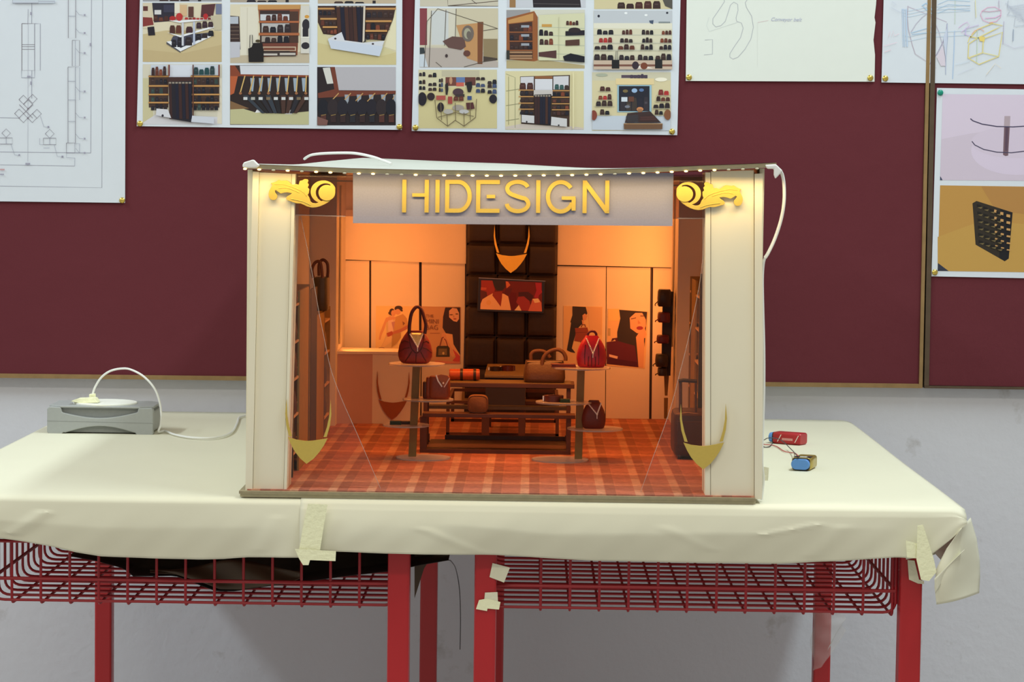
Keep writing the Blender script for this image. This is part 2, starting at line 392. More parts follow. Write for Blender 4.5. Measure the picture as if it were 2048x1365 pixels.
def f1(k):
    k.p([(82, 360), (320, 320), (820, 320), (910, 330), (910, 650), (82, 650)], FL); k.p([(82, 520), (500, 560), (910, 470), (910, 650), (82, 650)], (188, 170, 132))
    k.p([(180, 30), (415, 30), (415, 220), (200, 236)], (44, 42, 58)); k.bags(190, 160, 410, 222, 4, BR); k.r(205, 105, 275, 152, (206, 206, 212)); k.r(300, 50, 410, 130, (58, 58, 80))
    k.r(82, 30, 180, 300, (206, 196, 176)); k.r(85, 65, 135, 115, (92, 52, 52)); k.p([(82, 180), (180, 185), (195, 260), (82, 280)], (128, 54, 54)); k.p([(130, 285), (200, 278), (212, 370), (140, 374)], (36, 34, 46))
    k.r(415, 30, 470, 140, (222, 216, 202)); k.r(470, 50, 545, 170, (206, 176, 140)); k.r(560, 70, 615, 180, (92, 60, 56)); k.p([(700, 50), (845, 40), (820, 170), (690, 180)], (84, 48, 54)); k.r(848, 40, 910, 150, (112, 120, 150)); k.p([(795, 165), (910, 160), (910, 315), (830, 315)], (190, 182, 160))
    k.p([(370, 440), (490, 540), (800, 378), (800, 340), (400, 380)], (70, 72, 92))
    k.p([(330, 440), (470, 530), (480, 556), (330, 462)], (84, 84, 92)); k.p([(330, 438), (375, 430), (480, 505), (795, 362), (800, 384), (478, 540)], (226, 230, 240))
    k.bags(380, 385, 500, 495, 2, DK); k.bags(520, 375, 605, 478, 1, DK); k.bags(635, 345, 830, 420, 3, DK, -60)
    k.p([(335, 340), (475, 372), (825, 270), (830, 290), (478, 392)], (226, 230, 240)); k.bags(360, 250, 490, 350, 2, BR); k.bags(530, 245, 610, 345, 1, [(66, 40, 48)]); k.bags(640, 225, 825, 300, 3, [(56, 40, 50)], -22)
    k.r(490, 240, 512, 480, (196, 200, 214)); k.r(610, 230, 630, 470, (180, 190, 216))
    k.p([(355, 214), (480, 214), (800, 188), (802, 205), (470, 240)], (226, 230, 240)); k.e(395, 192, 34, 24, (166, 42, 46)); k.e(465, 178, 36, 42, (182, 52, 54)); k.bags(520, 180, 800, 206, 7, RD); k.e(742, 170, 26, 28, (176, 44, 50))
photo(s2, *A, 82, 30, 910, 650, CW, f1)
def f2(k):
    k.p([(1000, 590), (1830, 540), (1830, 665), (1000, 665)], (188, 176, 156)); k.r(1105, 70, 1290, 580, (216, 212, 200)); k.l([(1180, 80), (1176, 570)], 5, (196, 190, 176))
    k.p([(1000, 165), (1095, 172), (1108, 520), (1000, 520)], (58, 44, 46)); k.r(1000, 175, 1085, 250, (176, 184, 200)); k.p([(1000, 440), (1105, 440), (1100, 600), (1000, 610)], (188, 190, 204))
    for y in (280, 320, 360, 400): k.r(1002, y, 1092, y+8, (110, 92, 84))
    k.p([(1290, 50), (1740, 50), (1735, 100), (1290, 105)], WDL); k.p([(1295, 100), (1730, 95), (1705, 580), (1340, 600)], (132, 76, 54)); k.r(1312, 110, 1625, 560, (58, 44, 46)); k.r(1625, 120, 1715, 450, (74, 52, 46))
    k.r(1316, 150, 1620, 215, (196, 200, 210)); k.bags(1370, 140, 1610, 220, 4, BR); k.r(1300, 220, 1725, 240, (170, 100, 66)); k.r(1330, 245, 1620, 340, (176, 176, 180)); k.bags(1335, 245, 1640, 345, 4, DK); k.r(1300, 345, 1725, 372, (166, 100, 66))
    k.r(1330, 378, 1615, 440, (160, 150, 144)); k.bags(1360, 372, 1620, 450, 4, DK); k.p([(1340, 455), (1700, 450), (1700, 490), (1345, 495)], (112, 62, 52)); k.r(1340, 490, 1690, 535, (196, 176, 156)); k.r(1350, 500, 1680, 528, (118, 70, 56)); k.r(1345, 545, 1690, 590, (66, 56, 56)); k.r(1350, 562, 1495, 582, (190, 184, 180)); k.r(1520, 556, 1685, 578, (190, 184, 180))
    k.r(1740, 60, 1830, 560, (206, 204, 200)); k.e(1795, 260, 40, 60, (44, 42, 52)); k.r(1760, 300, 1820, 385, (40, 38, 48)); k.e(1790, 480, 44, 36, (44, 42, 52)); k.e(1805, 175, 24, 18, (204, 150, 70)); k.r(1740, 388, 1830, 396, (236, 236, 230))
    k.l([(1205, 500), (1208, 370), (1232, 368), (1234, 460)], 7, (60, 56, 56)); k.p([(1188, 510), (1225, 495), (1240, 452), (1330, 450), (1350, 520), (1350, 650), (1195, 652)], (28, 26, 30)); k.e(1290, 430, 26, 14, (70, 60, 40))
photo(s2, *A, 1000, 45, 1830, 662, CW, f2)
def belts(k, x0, x1, y0, y1, n, sk=0.0):
    for i in range(n):
        a = x0+(x1-x0)*i/n; b = x0+(x1-x0)*(i+0.86)/n
        k.p([(a, y0), (b, y0), (b+sk, y1), (a+sk, y1)], random.choice([(34, 32, 44), (58, 36, 38), (28, 30, 50), (70, 44, 40)]))
        k.r(a+2, y0-6, b-2, y0+10, (150, 140, 130))
def f3(k):
    k.p([(82, 820), (180, 820), (190, 1240), (82, 1290)], (196, 190, 156)); k.r(360, 680, 605, 810, (208, 214, 230)); k.p([(82, 1290), (220, 1200), (900, 1230), (900, 1305), (82, 1305)], (206, 206, 216)); k.r(865, 820, 912, 1300, (216, 210, 196))
    for x0, x1, yt in ((165, 350, 0), (608, 885, 0)):
        k.r(x0-20, 790, x1, 1130, (70, 52, 48)); k.r(x0, 680, x1-10, 790, (198, 206, 222))
        for y in (795, 895, 985, 1070):
            k.bags(x0, y+20, x1-10, y+88, 4 if x0 < 300 else 6, DK+[(50, 66, 66)]); k.r(x0-25, y, x1+5, y+16, WDL)
    k.bags(170, 690, 330, 795, 4, BR); k.bags(612, 695, 840, 785, 4, [(34, 70, 76), (40, 60, 66)]); k.r(350, 680, 366, 800, (112, 50, 50)); k.r(875, 680, 890, 800, (112, 50, 50)); k.r(604, 680, 616, 1220, (96, 60, 52))
    k.r(345, 810, 600, 860, (66, 44, 44)); k.p([(350, 860), (600, 850), (590, 1285), (385, 1250)], (36, 34, 44)); belts(k, 352, 596, 868, 1250, 7, 10); k.p([(225, 1140), (345, 1150), (380, 1240), (220, 1210)], (206, 208, 220)); k.e(290, 1215, 12, 14, (50, 46, 60)); k.p([(600, 1215), (830, 1235), (830, 1300), (590, 1280)], (200, 206, 222))
photo(s2, *A, 82, 675, 912, 1305, (206, 202, 188), f3)
def f4(k):
    k.p([(1100, 690), (1825, 690), (1825, 795), (1110, 780)], (206, 210, 222)); k.p([(1000, 685), (1050, 690), (1110, 780), (1825, 790), (1825, 815), (1100, 800), (1000, 810)], (132, 66, 46)); k.p([(1000, 800), (1825, 810), (1825, 1200), (1560, 1200), (1260, 1180), (1000, 1100)], (44, 34, 36)); k.p([(1000, 800), (1080, 800), (1040, 980), (1000, 1000)], (178, 92, 58))
    k.p([(1000, 1100), (1260, 1180), (1560, 1195), (1825, 1170), (1825, 1310), (1000, 1305)], (186, 184, 146)); k.p([(1000, 1060), (1200, 1140), (1000, 1150)], (126, 96, 68)); k.p([(1280, 1150), (1350, 1180), (1260, 1185)], (222, 224, 230)); k.p([(1570, 1200), (1640, 1150), (1650, 1200)], (222, 224, 230))
    for i in range(7):
        x = 1210+i*90; k.p([(x, 820), (x+46, 820), (x+30, 960), (x+12, 960)], (150, 166, 186))
    for i in range(8):
        xa = 1155+i*92; xb = 1105+i*98; k.l([(xa, 795), (xb, 975)], 12, (206, 172, 110)); k.e(xb+2, 980, 16, 14, (150, 100, 70))
    for i in range(9):
        xa = 1130+i*80; xb = 1330+i*42; c = random.choice([(40, 40, 50), (70, 48, 44), (52, 60, 72), (34, 34, 40)]); k.p([(xa, 1000), (xa+54, 1000), (xb+36, 1190), (xb, 1190)], c); k.r(xa+8, 1020, xa+50, 1050, random.choice([(170, 170, 168), (120, 104, 84), (200, 204, 210)]))
photo(s2, *A, 998, 686, 1825, 1310, (60, 44, 42), f4)
def f5(k):
    k.p([(50, 240), (110, 340), (160, 400), (720, 480), (860, 540), (860, 670), (50, 665)], (206, 198, 156)); k.p([(50, 440), (700, 580), (860, 540), (860, 670), (50, 665)], (200, 188, 142))
    k.p([(860, 110), (860, 520), (740, 480), (800, 300)], (220, 214, 186))
    k.p([(55, 60), (860, 60), (830, 200), (740, 420), (110, 350), (55, 230)], (66, 46, 42))
    for i, y in enumerate((80, 185, 270)):
        k.r(55+i*25, y, 245+i*5, y+18, WDL); k.bags(60+i*25, y+22, 240+i*6, y+78, 4, DK+BR)
        yy = (80, 208, 308)[i]; k.r(545, yy, 860-i*45, yy+20, WDL); k.bags(550, yy+26, 840-i*45, yy+100, 5, DK+BR)
    k.p([(220, 60), (540, 60), (520, 440), (330, 415)], (40, 32, 40)); belts(k, 245, 535, 62, 430, 7, 20); k.p([(160, 400), (300, 330), (330, 415), (520, 440), (740, 420), (720, 480), (160, 420)], (206, 210, 222)); k.p([(160, 410), (725, 478), (690, 580), (190, 500)], (196, 206, 226)); k.e(235, 398, 12, 10, (70, 60, 70)); k.e(622, 452, 12, 10, (70, 60, 70)); k.p([(525, 62), (545, 62), (535, 420), (515, 440)], (206, 196, 186))
photo(s2, *Bz, 52, 60, 862, 668, (206, 198, 168), f5)
def f6(k):
    k.p([(230, 690), (860, 690), (860, 935), (270, 930)], (178, 176, 186)); k.p([(105, 700), (180, 695), (215, 860), (150, 865)], (206, 206, 204)); k.p([(185, 690), (230, 690), (272, 935), (860, 935), (860, 965), (60, 1010), (55, 960), (225, 920)], (112, 58, 46))
    for i in range(6):
        x = 130+i*125; k.l([(x+140, 960), (x+60, 1045)], 10, (190, 150, 96)); k.p([(x+200, 975), (x+250, 975), (x+235, 1100), (x+215, 1100)], (150, 158, 172))
    for i in range(8):
        x = 60+i*100; k.e(x+50, 1110, 56, 90, random.choice(DK)); k.r(x+25, 1180, x+80, 1260, random.choice([(82, 48, 46), (54, 38, 42), (40, 40, 50)])); k.l([(x+30, 1190), (x+80, 1180)], 7, (140, 118, 70))
    k.p([(50, 1200), (160, 1240), (150, 1290), (50, 1290)], (120, 84, 80))
photo(s2, *Bz, 48, 690, 858, 1292, (40, 32, 38), f6)
for (ox, oy, sc), x0, x1, y1, base, par in ((A, 82, 910, 14, (150, 150, 160), s2), (A, 1000, 1830, 24, (170, 158, 146), s2), (Bz, 55, 860, 36, (188, 172, 150), s2), (Bz, 1108, 1912, 66, (196, 190, 176), s3), (Cz, 70, 850, 74, (196, 200, 212), s3), (Cz, 935, 1712, 90, (206, 196, 160), s3)):
    def f0(k):
        if base == (196, 190, 176): k.l([(1390, -100), (1395, 60), (1912, 10)], 8, (96, 84, 76)); k.l([(1640, 0), (1690, 40)], 7, (90, 80, 76)); k.l([(1400, 60), (1912, 66)], 8, (80, 70, 66))
        elif y1 == 74: k.p([(320, -60), (790, -60), (805, 74), (330, 74)], (40, 36, 44)); k.r(95, -60, 155, 74, (150, 116, 80)); k.l([(330, 36), (790, 44)], 7, (80, 76, 80))
        elif y1 == 90: k.bags(1160, 10, 1600, 86, 5, DK+BR); k.p([(1600, -40), (1712, -40), (1712, 90), (1640, 60)], (84, 82, 78))
        else: k.bags(x0+(x1-x0)*0.2, y1-26, x0+(x1-x0)*0.6, y1-2, 3, DK); k.r(x0+(x1-x0)*0.7, y1-30, x0+(x1-x0)*0.74, y1, (40, 36, 44))
    photo(par, ox, oy, sc, x0, -500, x1, y1, base, f0)
def f7(k):
    k.r(1105, 85, 1180, 465, (130, 62, 72)); k.r(1180, 85, 1480, 470, (206, 202, 190)); k.r(1225, 110, 1400, 460, (198, 202, 206)); k.r(1480, 90, 1910, 420, (198, 190, 168)); k.p([(1105, 490), (1700, 500), (1910, 640), (1910, 695), (1105, 695)], (178, 168, 164)); k.p([(1100, 490), (1150, 490), (1160, 550), (1105, 560)], (52, 60, 66)); k.p([(1105, 560), (1150, 560), (1190, 690), (1105, 690)], (196, 206, 220))
    k.r(1760, 400, 1905, 600, (140, 124, 96)); k.p([(1760, 580), (1905, 600), (1905, 620), (1760, 640)], (70, 60, 56))
    k.p([(1480, 260), (1720, 235), (1710, 640), (1590, 600), (1560, 500)], (186, 140, 96)); k.p([(1700, 225), (1760, 225), (1750, 660), (1700, 660)], (118, 72, 50))
    for a, b in (((1180, 220), (1290, 90)), ((1290, 90), (1910, 295)), ((1180, 220), (1150, 690)), ((1480, 90), (1470, 400)), ((1225, 110), (1200, 690)), ((1375, 100), (1360, 470)), ((1760, 315), (1905, 295)), ((1560, 690), (1900, 600)), ((1270, 640), (1330, 690))): k.l([a, b], 6, (92, 84, 76))
    k.p([(1340, 425), (1440, 375), (1560, 385), (1580, 480), (1530, 515), (1400, 490)], (98, 72, 70)); k.e(1600, 345, 62, 84, (110, 100, 96)); k.e(1595, 345, 36, 56, (160, 158, 140)); k.e(1610, 360, 24, 40, (104, 96, 92)); k.e(1590, 550, 36, 32, (98, 62, 56)); k.e(1380, 575, 14, 18, (64, 52, 56))
photo(s3, *Bz, 1105, 85, 1912, 694, (200, 194, 176), f7)
def f8(k):
    k.p([(1095, 960), (1300, 900), (1700, 900), (1900, 1000), (1900, 1325), (1090, 1320)], (206, 196, 150)); k.r(1330, 725, 1720, 790, (188, 182, 160)); k.r(1370, 795, 1480, 885, (112, 66, 60)); k.r(1480, 795, 1570, 850, (96, 120, 170)); k.r(1480, 850, 1560, 890, (196, 96, 84)); k.r(1570, 795, 1680, 880, (100, 60, 58)); k.e(1425, 830, 16, 40, (186, 140, 112))
    for x0, x1, ys in ((1095, 1165, (740, 820, 880)), (1190, 1280, (750, 840, 890)), (1300, 1345, (800, 850, 900)), (1680, 1780, (780, 850, 910)), (1800, 1900, (820, 860, 920))):
        for y in ys: k.bags(x0, y, x1, y+46, 2, DK+[(60, 74, 110)])
    k.e(1130, 1020, 46, 70, DK[0]); k.e(1220, 995, 40, 40, DK[1]); k.e(1860, 1020, 40, 46, DK[0])
    k.p([(1365, 870), (1395, 850), (1400, 920), (1390, 980), (1372, 975)], (44, 38, 40)); k.p([(1580, 850), (1640, 840), (1645, 900), (1630, 950), (1600, 950)], (34, 32, 38)); k.e(1500, 950, 56, 40, (74, 56, 66)); k.r(1470, 970, 1565, 1000, (60, 50, 52))
    k.r(1275, 985, 1370, 1030, (172, 82, 76)); k.r(1395, 995, 1440, 1070, (160, 70, 66)); k.bags(1450, 990, 1560, 1040, 2, BR); k.r(1595, 990, 1640, 1030, (60, 80, 130)); k.e(1320, 1105, 34, 50, (40, 34, 44)); k.p([(1580, 1060), (1655, 1055), (1670, 1120), (1590, 1130)], (84, 46, 50)); k.e(1400, 1150, 50, 26, (176, 172, 168)); k.e(1500, 1110, 60, 30, (158, 150, 146)); k.e(1560, 1150, 50, 22, (186, 186, 190))
    for a, b in (((1260, 1030), (1280, 1215)), ((1280, 1215), (1390, 1300)), ((1390, 1300), (1470, 1240)), ((1470, 1240), (1560, 1300)), ((1560, 1300), (1680, 1210)), ((1680, 1210), (1690, 1020)), ((1320, 1060), (1330, 1240)), ((1470, 1060), (1475, 1250)), ((1625, 1060), (1625, 1240)), ((1560, 1160), (1562, 1300)), ((1385, 1180), (1390, 1300)), ((1290, 1210), (1470, 1160)), ((1470, 1160), (1660, 1200))): k.l([a, b], 7, (112, 98, 74))
photo(s3, *Bz, 1092, 718, 1900, 1324, (206, 200, 170), f8)
def f9(k):
    k.p([(62, 600), (400, 590), (840, 650), (840, 680), (62, 680)], (178, 164, 126)); k.p([(62, 100), (300, 95), (300, 120), (62, 190)], (150, 150, 156)); k.p([(60, 180), (340, 110), (375, 170), (375, 600), (340, 610), (60, 590)], (146, 88, 52)); k.p([(80, 200), (330, 130), (330, 205), (80, 235)], WDL); k.p([(90, 240), (320, 215), (325, 580), (100, 560)], (66, 44, 42))
    for y in (250, 340, 430): k.bags(95, y, 320, y+60, 5, BR+DK); k.r(90, y+64, 325, y+76, (142, 86, 56)); k.r(210, y, 290, y+24, (150, 156, 170))
    for y in (510, 545, 570): k.r(95, y, 320, y+20, (160, 124, 96))
    k.p([(385, 150), (840, 130), (840, 600), (385, 600)], (208, 208, 178))
    for y in (268, 350, 440, 530): k.l([(385, y), (840, y+14)], 5, (170, 180, 164))
    k.r(415, 240, 515, 268, (196, 150, 80)); k.bags(385, 290, 530, 355, 3, DK); k.bags(390, 380, 530, 445, 3, BR+DK); k.p([(385, 520), (560, 500), (560, 580), (385, 560)], (82, 52, 54)); k.bags(655, 205, 780, 250, 4, BR); k.p([(650, 310), (840, 300), (840, 350), (650, 355)], DK[0]); k.p([(650, 400), (790, 390), (790, 450), (650, 455)], (82, 56, 50)); k.p([(625, 560), (700, 530), (840, 560), (840, 620), (640, 605)], DK[2]); k.e(740, 300, 60, 26, DK[1])
    k.l([(585, 170), (585, 590)], 5, (190, 190, 160)); k.r(62, 500, 95, 590, (50, 52, 50))
photo(s3, *Cz, 64, 96, 842, 680, (206, 206, 196), f9)
def f10(k):
    k.r(930, 105, 1710, 230, (190, 196, 206)); k.p([(930, 230), (1710, 230), (1710, 290), (930, 280)], (222, 220, 206)); k.e(980, 160, 12, 14, (40, 44, 60)); k.e(1660, 128, 12, 10, (40, 44, 60)); k.e(1250, 130, 16, 10, (236, 240, 246)); k.e(1450, 150, 16, 10, (236, 240, 246)); k.p([(1480, 205), (1525, 200), (1520, 240), (1490, 230)], (70, 84, 110)); k.r(1575, 215, 1690, 230, (130, 140, 146))
    for y, row in ((290, ((960, 1130, DK), (1210, 1315, BR), (1405, 1525, DK), (1605, 1705, BR))), (370, ((980, 1115, RD), (1190, 1320, DK), (1410, 1515, DK), (1590, 1705, BR))), (440, ((935, 1125, DK), (1170, 1340, BR), (1395, 1520, DK), (1580, 1705, DK))), (530, ((930, 1130, DK), (1180, 1340, DK), (1365, 1525, DK), (1540, 1705, DK)))):
        k.r(930, y+54, 1710, y+60, (196, 198, 186))
        for a, b, c in row: k.bags(a, y, b, y+54+(14 if y == 530 else 0), 3, c)
    k.r(930, 600, 1710, 690, (196, 176, 160)); k.r(930, 640, 1710, 660, (120, 80, 70)); k.p([(1350, 680), (1400, 640), (1520, 680)], (226, 220, 216)); k.e(1430, 655, 36, 34, (120, 66, 50)); k.e(1345, 650, 34, 40, (56, 44, 56)); k.r(1110, 595, 1185, 682, (30, 30, 36)); k.l([(1150, 600), (1152, 510), (1166, 510), (1168, 600)], 5, (70, 70, 76)); k.r(1540, 590, 1612, 680, (34, 36, 40))
photo(s3, *Cz, 928, 105, 1710, 690, (212, 208, 186), f10)
def f11(k):
    k.p([(50, 1260), (320, 1210), (830, 1270), (830, 1292), (50, 1282)], (206, 196, 190)); k.l([(60, 735), (150, 770), (150, 1270)], 6, (150, 150, 120)); k.l([(85, 760), (85, 1240)], 6, (150, 146, 110))
    for y in (905, 1050, 1200): k.l([(60, y), (190, y-20)], 6, (140, 140, 110))
    k.p([(200, 760), (695, 745), (690, 1260), (210, 1230)], (72, 54, 48)); k.p([(205, 765), (335, 762), (335, 890), (205, 885)], (206, 206, 216)); k.r(348, 785, 520, 895, (212, 214, 226)); k.p([(530, 760), (682, 755), (680, 888), (530, 890)], (206, 206, 216)); k.r(345, 755, 522, 782, (140, 92, 62)); k.bags(190, 815, 335, 890, 2, BR); k.bags(540, 825, 685, 888, 3, [(50, 84, 84), (60, 46, 44)])
    for y in (890, 955, 1020, 1080): k.r(185, y, 335, y+10, WDL); k.bags(195, y+14, 332, y+56, 3, DK); k.r(515, y+6, 690, y+16, WDL); k.bags(520, y+20, 685, y+64, 4, DK+BR)
    k.r(335, 895, 522, 950, (196, 190, 190)); k.p([(340, 940), (510, 935), (500, 1245), (345, 1230)], (34, 34, 42)); belts(k, 345, 505, 950, 1232, 6); k.p([(215, 1140), (340, 1150), (340, 1225), (215, 1215)], (206, 206, 212)); k.p([(510, 1160), (665, 1180), (665, 1260), (505, 1245)], (206, 206, 212)); k.e(265, 1210, 9, 9, (60, 56, 66)); k.e(583, 1245, 9, 9, (60, 56, 66)); k.r(720, 715, 735, 1275, (222, 214, 176))
photo(s3, *Cz, 52, 706, 832, 1288, (214, 206, 168), f11)
def f12(k):
    k.r(915, 720, 1695, 800, (204, 200, 178)); k.r(1205, 745, 1465, 775, (90, 76, 92)); k.bags(1290, 735, 1465, 778, 5, [(70, 60, 80)]); k.r(1150, 780, 1530, 840, (226, 206, 160)); k.e(1600, 790, 60, 20, (240, 236, 220)); k.e(1010, 745, 60, 16, (170, 176, 160)); k.p([(915, 1150), (1250, 1150), (1600, 1150), (1695, 1160), (1695, 1298), (915, 1290)], (196, 206, 222))
    k.r(1165, 845, 1505, 1115, (150, 186, 206)); k.r(1180, 855, 1485, 1105, (36, 38, 52)); k.bags(1190, 950, 1480, 1100, 5, [(52, 48, 58), (64, 56, 54), (40, 40, 54)]); k.e(1335, 900, 28, 22, (150, 180, 220)); k.e(1405, 895, 24, 16, (90, 120, 170)); k.e(1245, 905, 26, 16, (120, 104, 70)); k.r(1205, 965, 1265, 1010, (206, 216, 230)); k.e(1265, 1060, 26, 14, (120, 124, 140)); k.r(1275, 960, 1330, 1010, (100, 64, 54))
    for y, a, b, c in ((850, 990, 1100, BR), (935, 975, 1110, BR+RD), (1000, 950, 1120, DK), (1085, 990, 1090, DK), (890, 1570, 1680, RD), (950, 1550, 1690, BR), (1020, 1520, 1690, DK), (1085, 1535, 1620, DK)): k.bags(a, y, b, y+56, 3 if b-a > 115 else 2, c); k.l([(a-20, y+58), (b+16, y+58)], 4, (176, 170, 150))
    k.e(930, 1145, 34, 50, (132, 66, 56)); k.e(1665, 1140, 36, 52, (130, 84, 60)); k.e(1390, 1085, 34, 22, (196, 132, 90)); k.r(1370, 1085, 1410, 1115, (150, 110, 80)); k.p([(1265, 1125), (1490, 1105), (1600, 1220), (1240, 1220)], (62, 46, 48))
    for i in range(4): k.p([(1255+i*6, 1150+i*20), (1370, 1140+i*20), (1375, 1158+i*20), (1250, 1170+i*20)], random.choice([(92, 90, 98), (60, 56, 62), (84, 48, 50)])); k.p([(1390, 1140+i*20), (1510+i*18, 1130+i*22), (1525+i*18, 1150+i*22), (1395, 1158+i*20)], random.choice([(78, 50, 50), (104, 58, 56), (60, 44, 46)]))
    k.p([(1228, 1228), (1615, 1228), (1612, 1284), (1232, 1284)], (112, 82, 62)); k.l([(1228, 1230), (1612, 1230)], 7, (176, 136, 96))
photo(s3, *Cz, 914, 718, 1696, 1298, (212, 202, 166), f12)
pin(280, 247.5, 'brass push pin at the corner of the belts photo sheet nearest the line drawing')
pin(799, 254, 'brass push pin at the belts photo sheet corner nearest the storefront photo sheet')
pin(831, 255.5, 'brass push pin at the storefront photo sheet corner nearest the belts photo sheet')
pin(1344, 263.5, 'brass push pin below the lit storefront photo, at the sheet corner')

# 4 pencil sketch, 5 colour sketch, 6 lattice photo sheet
s4 = sheet('pencil_sketch', [(1377, -330), (1759, -330), (1755, -40), (1752, 10), (1749, 35), (1751, 45), (1747, 80), (1750, 110), (1749, 163.5), (1371.5, 162)], 'off white paper with a looping pencil outline and a torn side edge', M_ivory)
k = Ink(1350, 0, 2.934, YS)
pc = (178, 182, 192)
k.l([(285, -40), (290, 10), (250, 70), (222, 110), (222, 140), (240, 158), (270, 150), (295, 125), (310, 80), (325, 30), (345, 12), (368, 25), (370, 60), (358, 105), (362, 125), (390, 135), (400, 165), (385, 220), (350, 270), (322, 315), (322, 335), (340, 347), (370, 335), (410, 290), (445, 230), (460, 160), (450, 95), (420, 45), (412, 15), (430, -10)], 3.2, pc)
k.l([(175, 235), (220, 232), (220, 318), (170, 322)], 3, pc); k.l([(485, 132), (548, 120)], 2.2, (220, 196, 204))
k.l([(200, 100), (185, 150), (200, 185), (260, 165), (370, 130)], 1.6, (206, 212, 216)); k.l([(484, 130), (484, 390)], 1.0, (214, 218, 218))
o4 = k.done('pencil_lines', s4)
def text_mesh(name, body, px, py, size_px, Y, m, parent, t=0.0002, shear=0.0, align='LEFT'):
    cu = bpy.data.curves.new(name, 'FONT'); cu.body = body; cu.size = 1.0; cu.shear = shear; cu.align_x = align
    o = bpy.data.objects.new(name, cu); COL.objects.link(o)
    dg = bpy.context.evaluated_depsgraph_get(); me = o.evaluated_get(dg).to_mesh()
    vs = [tuple(v.co) for v in me.vertices]; fs = [tuple(p.vertices) for p in me.polygons]
    o.evaluated_get(dg).to_mesh_clear(); bpy.data.objects.remove(o); bpy.data.curves.remove(cu)
    b = MB(); b.add([P(px+x*size_px, py-z*size_px+0.013*x*size_px, Y-t) for x, z, _ in vs], fs)
    return b.build(name, m, parent, recalc=False)
M_pencil = mat('pencil_writing', L((176, 180, 206)), 0.7, var=0)
text_mesh('handwriting', 'Conveyor belt', 1541, 42, 10.5, YS, M_pencil, s4, 0.0006, 0.35)
pin(1378, 155, 'brass push pin at the pencil sketch corner nearest the storefront photo sheet')
pin(1740.5, 156, 'brass push pin at the pencil sketch corner beside the torn edge')

s5 = sheet('colour_sketch', [(1776, -330), (2500, -330), (2500, 174), (1763, 165)], 'white paper with coloured crayon drawings of shop furniture, above lattice photo', M_white)
k = Ink(1750, 0, 6.826, YS)
cb, cp, cy, cg, cm, cv = (172, 202, 230), (196, 186, 206), (226, 216, 156), (190, 196, 204), (222, 190, 214), (206, 196, 226)
k.l([(450, 80), (440, 230), (455, 400), (480, 500), (510, 620), (550, 740), (740, 865)], 12, (184, 176, 192)); k.l([(550, 745), (840, 930)], 6, (206, 208, 220)); k.l([(450, 90), (980, 300)], 8, cp); k.l([(490, 440), (560, 330), (640, 240), (710, 190), (770, 230), (820, 320), (870, 430), (900, 540), (930, 640), (955, 780), (965, 1020)], 12, (186, 186, 204))
k.l([(985, 320), (975, 450), (930, 570), (850, 730), (745, 880)], 13, (170, 164, 190)); k.l([(985, 330), (990, 520), (970, 760), (965, 1020)], 8, (176, 190, 220)); k.l([(1085, 420), (1080, 650), (1060, 1080)], 12, (178, 200, 232)); k.l([(1095, 0), (1090, 330)], 10, (200, 214, 206))
for y in (130, 170, 210, 480, 540): k.l([(370, y), (470, y+20), (700, y-30), (1300, y-60)], 6, (196, 216, 236))
for y in (0, 60, 120): k.l([(860, y+60), (1000, y), (1300, y+20)], 6, cb)
for x in (370, 395, 420, 430, 390): k.l([(x, 120), (x+15, 640)], 9, (190, 210, 236))
k.l([(640, 80), (700, 40), (770, 120), (790, 200), (660, 90)], 14, (170, 204, 234)); k.l([(490, 450), (800, 360)], 8, cb); k.l([(500, 470), (780, 440)], 8, cb); k.p([(930, 520), (985, 380), (985, 560), (965, 800)], (198, 208, 230)); k.p([(840, 780), (925, 620), (955, 780), (962, 900), (900, 900)], (214, 206, 222))
k.l([(1440, 200), (1460, 150), (1540, 100), (1640, 95), (1720, 140), (1720, 220), (1660, 290), (1560, 310), (1480, 280), (1440, 200)], 9, (226, 176, 206)); k.l([(1460, 150), (1560, 160), (1720, 140)], 9, (206, 170, 190)); k.l([(1500, 250), (1640, 240), (1720, 200)], 12, (226, 186, 220))
k.l([(1270, 580), (1290, 520), (1400, 400), (1600, 320), (1740, 350), (1640, 400), (1400, 520), (1280, 600), (1270, 790), (1420, 880), (1690, 770), (1740, 440), (1480, 530), (1290, 500)], 13, (226, 212, 140)); k.l([(1480, 530), (1470, 720), (1280, 790)], 16, (226, 214, 150)); k.l([(1470, 720), (1690, 770)], 11, (226, 218, 160)); k.p([(1420, 500), (1500, 500), (1495, 570), (1430, 560)], (228, 206, 120)); k.l([(1400, 400), (1390, 860)], 8, (200, 216, 190))
k.l([(1320, 470), (1360, 420), (1440, 390), (1490, 430)], 10, (226, 180, 160)); k.l([(1560, 310), (1610, 310)], 10, (230, 176, 120)); k.l([(1140, 380), (1200, 330), (1260, 300), (1290, 350), (1180, 440), (1240, 470), (1300, 500)], 8, (220, 190, 226)); k.l([(1240, 380), (1235, 480)], 12, (200, 190, 236)); k.l([(1240, 390), (1420, 340)], 10, cv)
k.l([(1760, 290), (1750, 600)], 9, (190, 184, 206)); k.l([(1890, 400), (1885, 560)], 13, (160, 172, 192))
for i in range(10): k.l([(1780+i*20, 40+i*28), (1850+i*22, 90+i*20), (2034, 60+i*32), (2300, 40+i*30)], 6, (190, 196, 212))
k.l([(1820, 0), (1810, 100), (1840, 160), (1800, 200), (1920, 220), (1900, 360), (2100, 340)], 7, (184, 192, 206)); k.l([(1750, 590), (1900, 660), (2100, 610)], 6, (206, 202, 220)); k.l([(1370, 0), (1380, 240)], 9, (222, 218, 176)); k.l([(1690, 0), (1700, 110)], 9, cp)
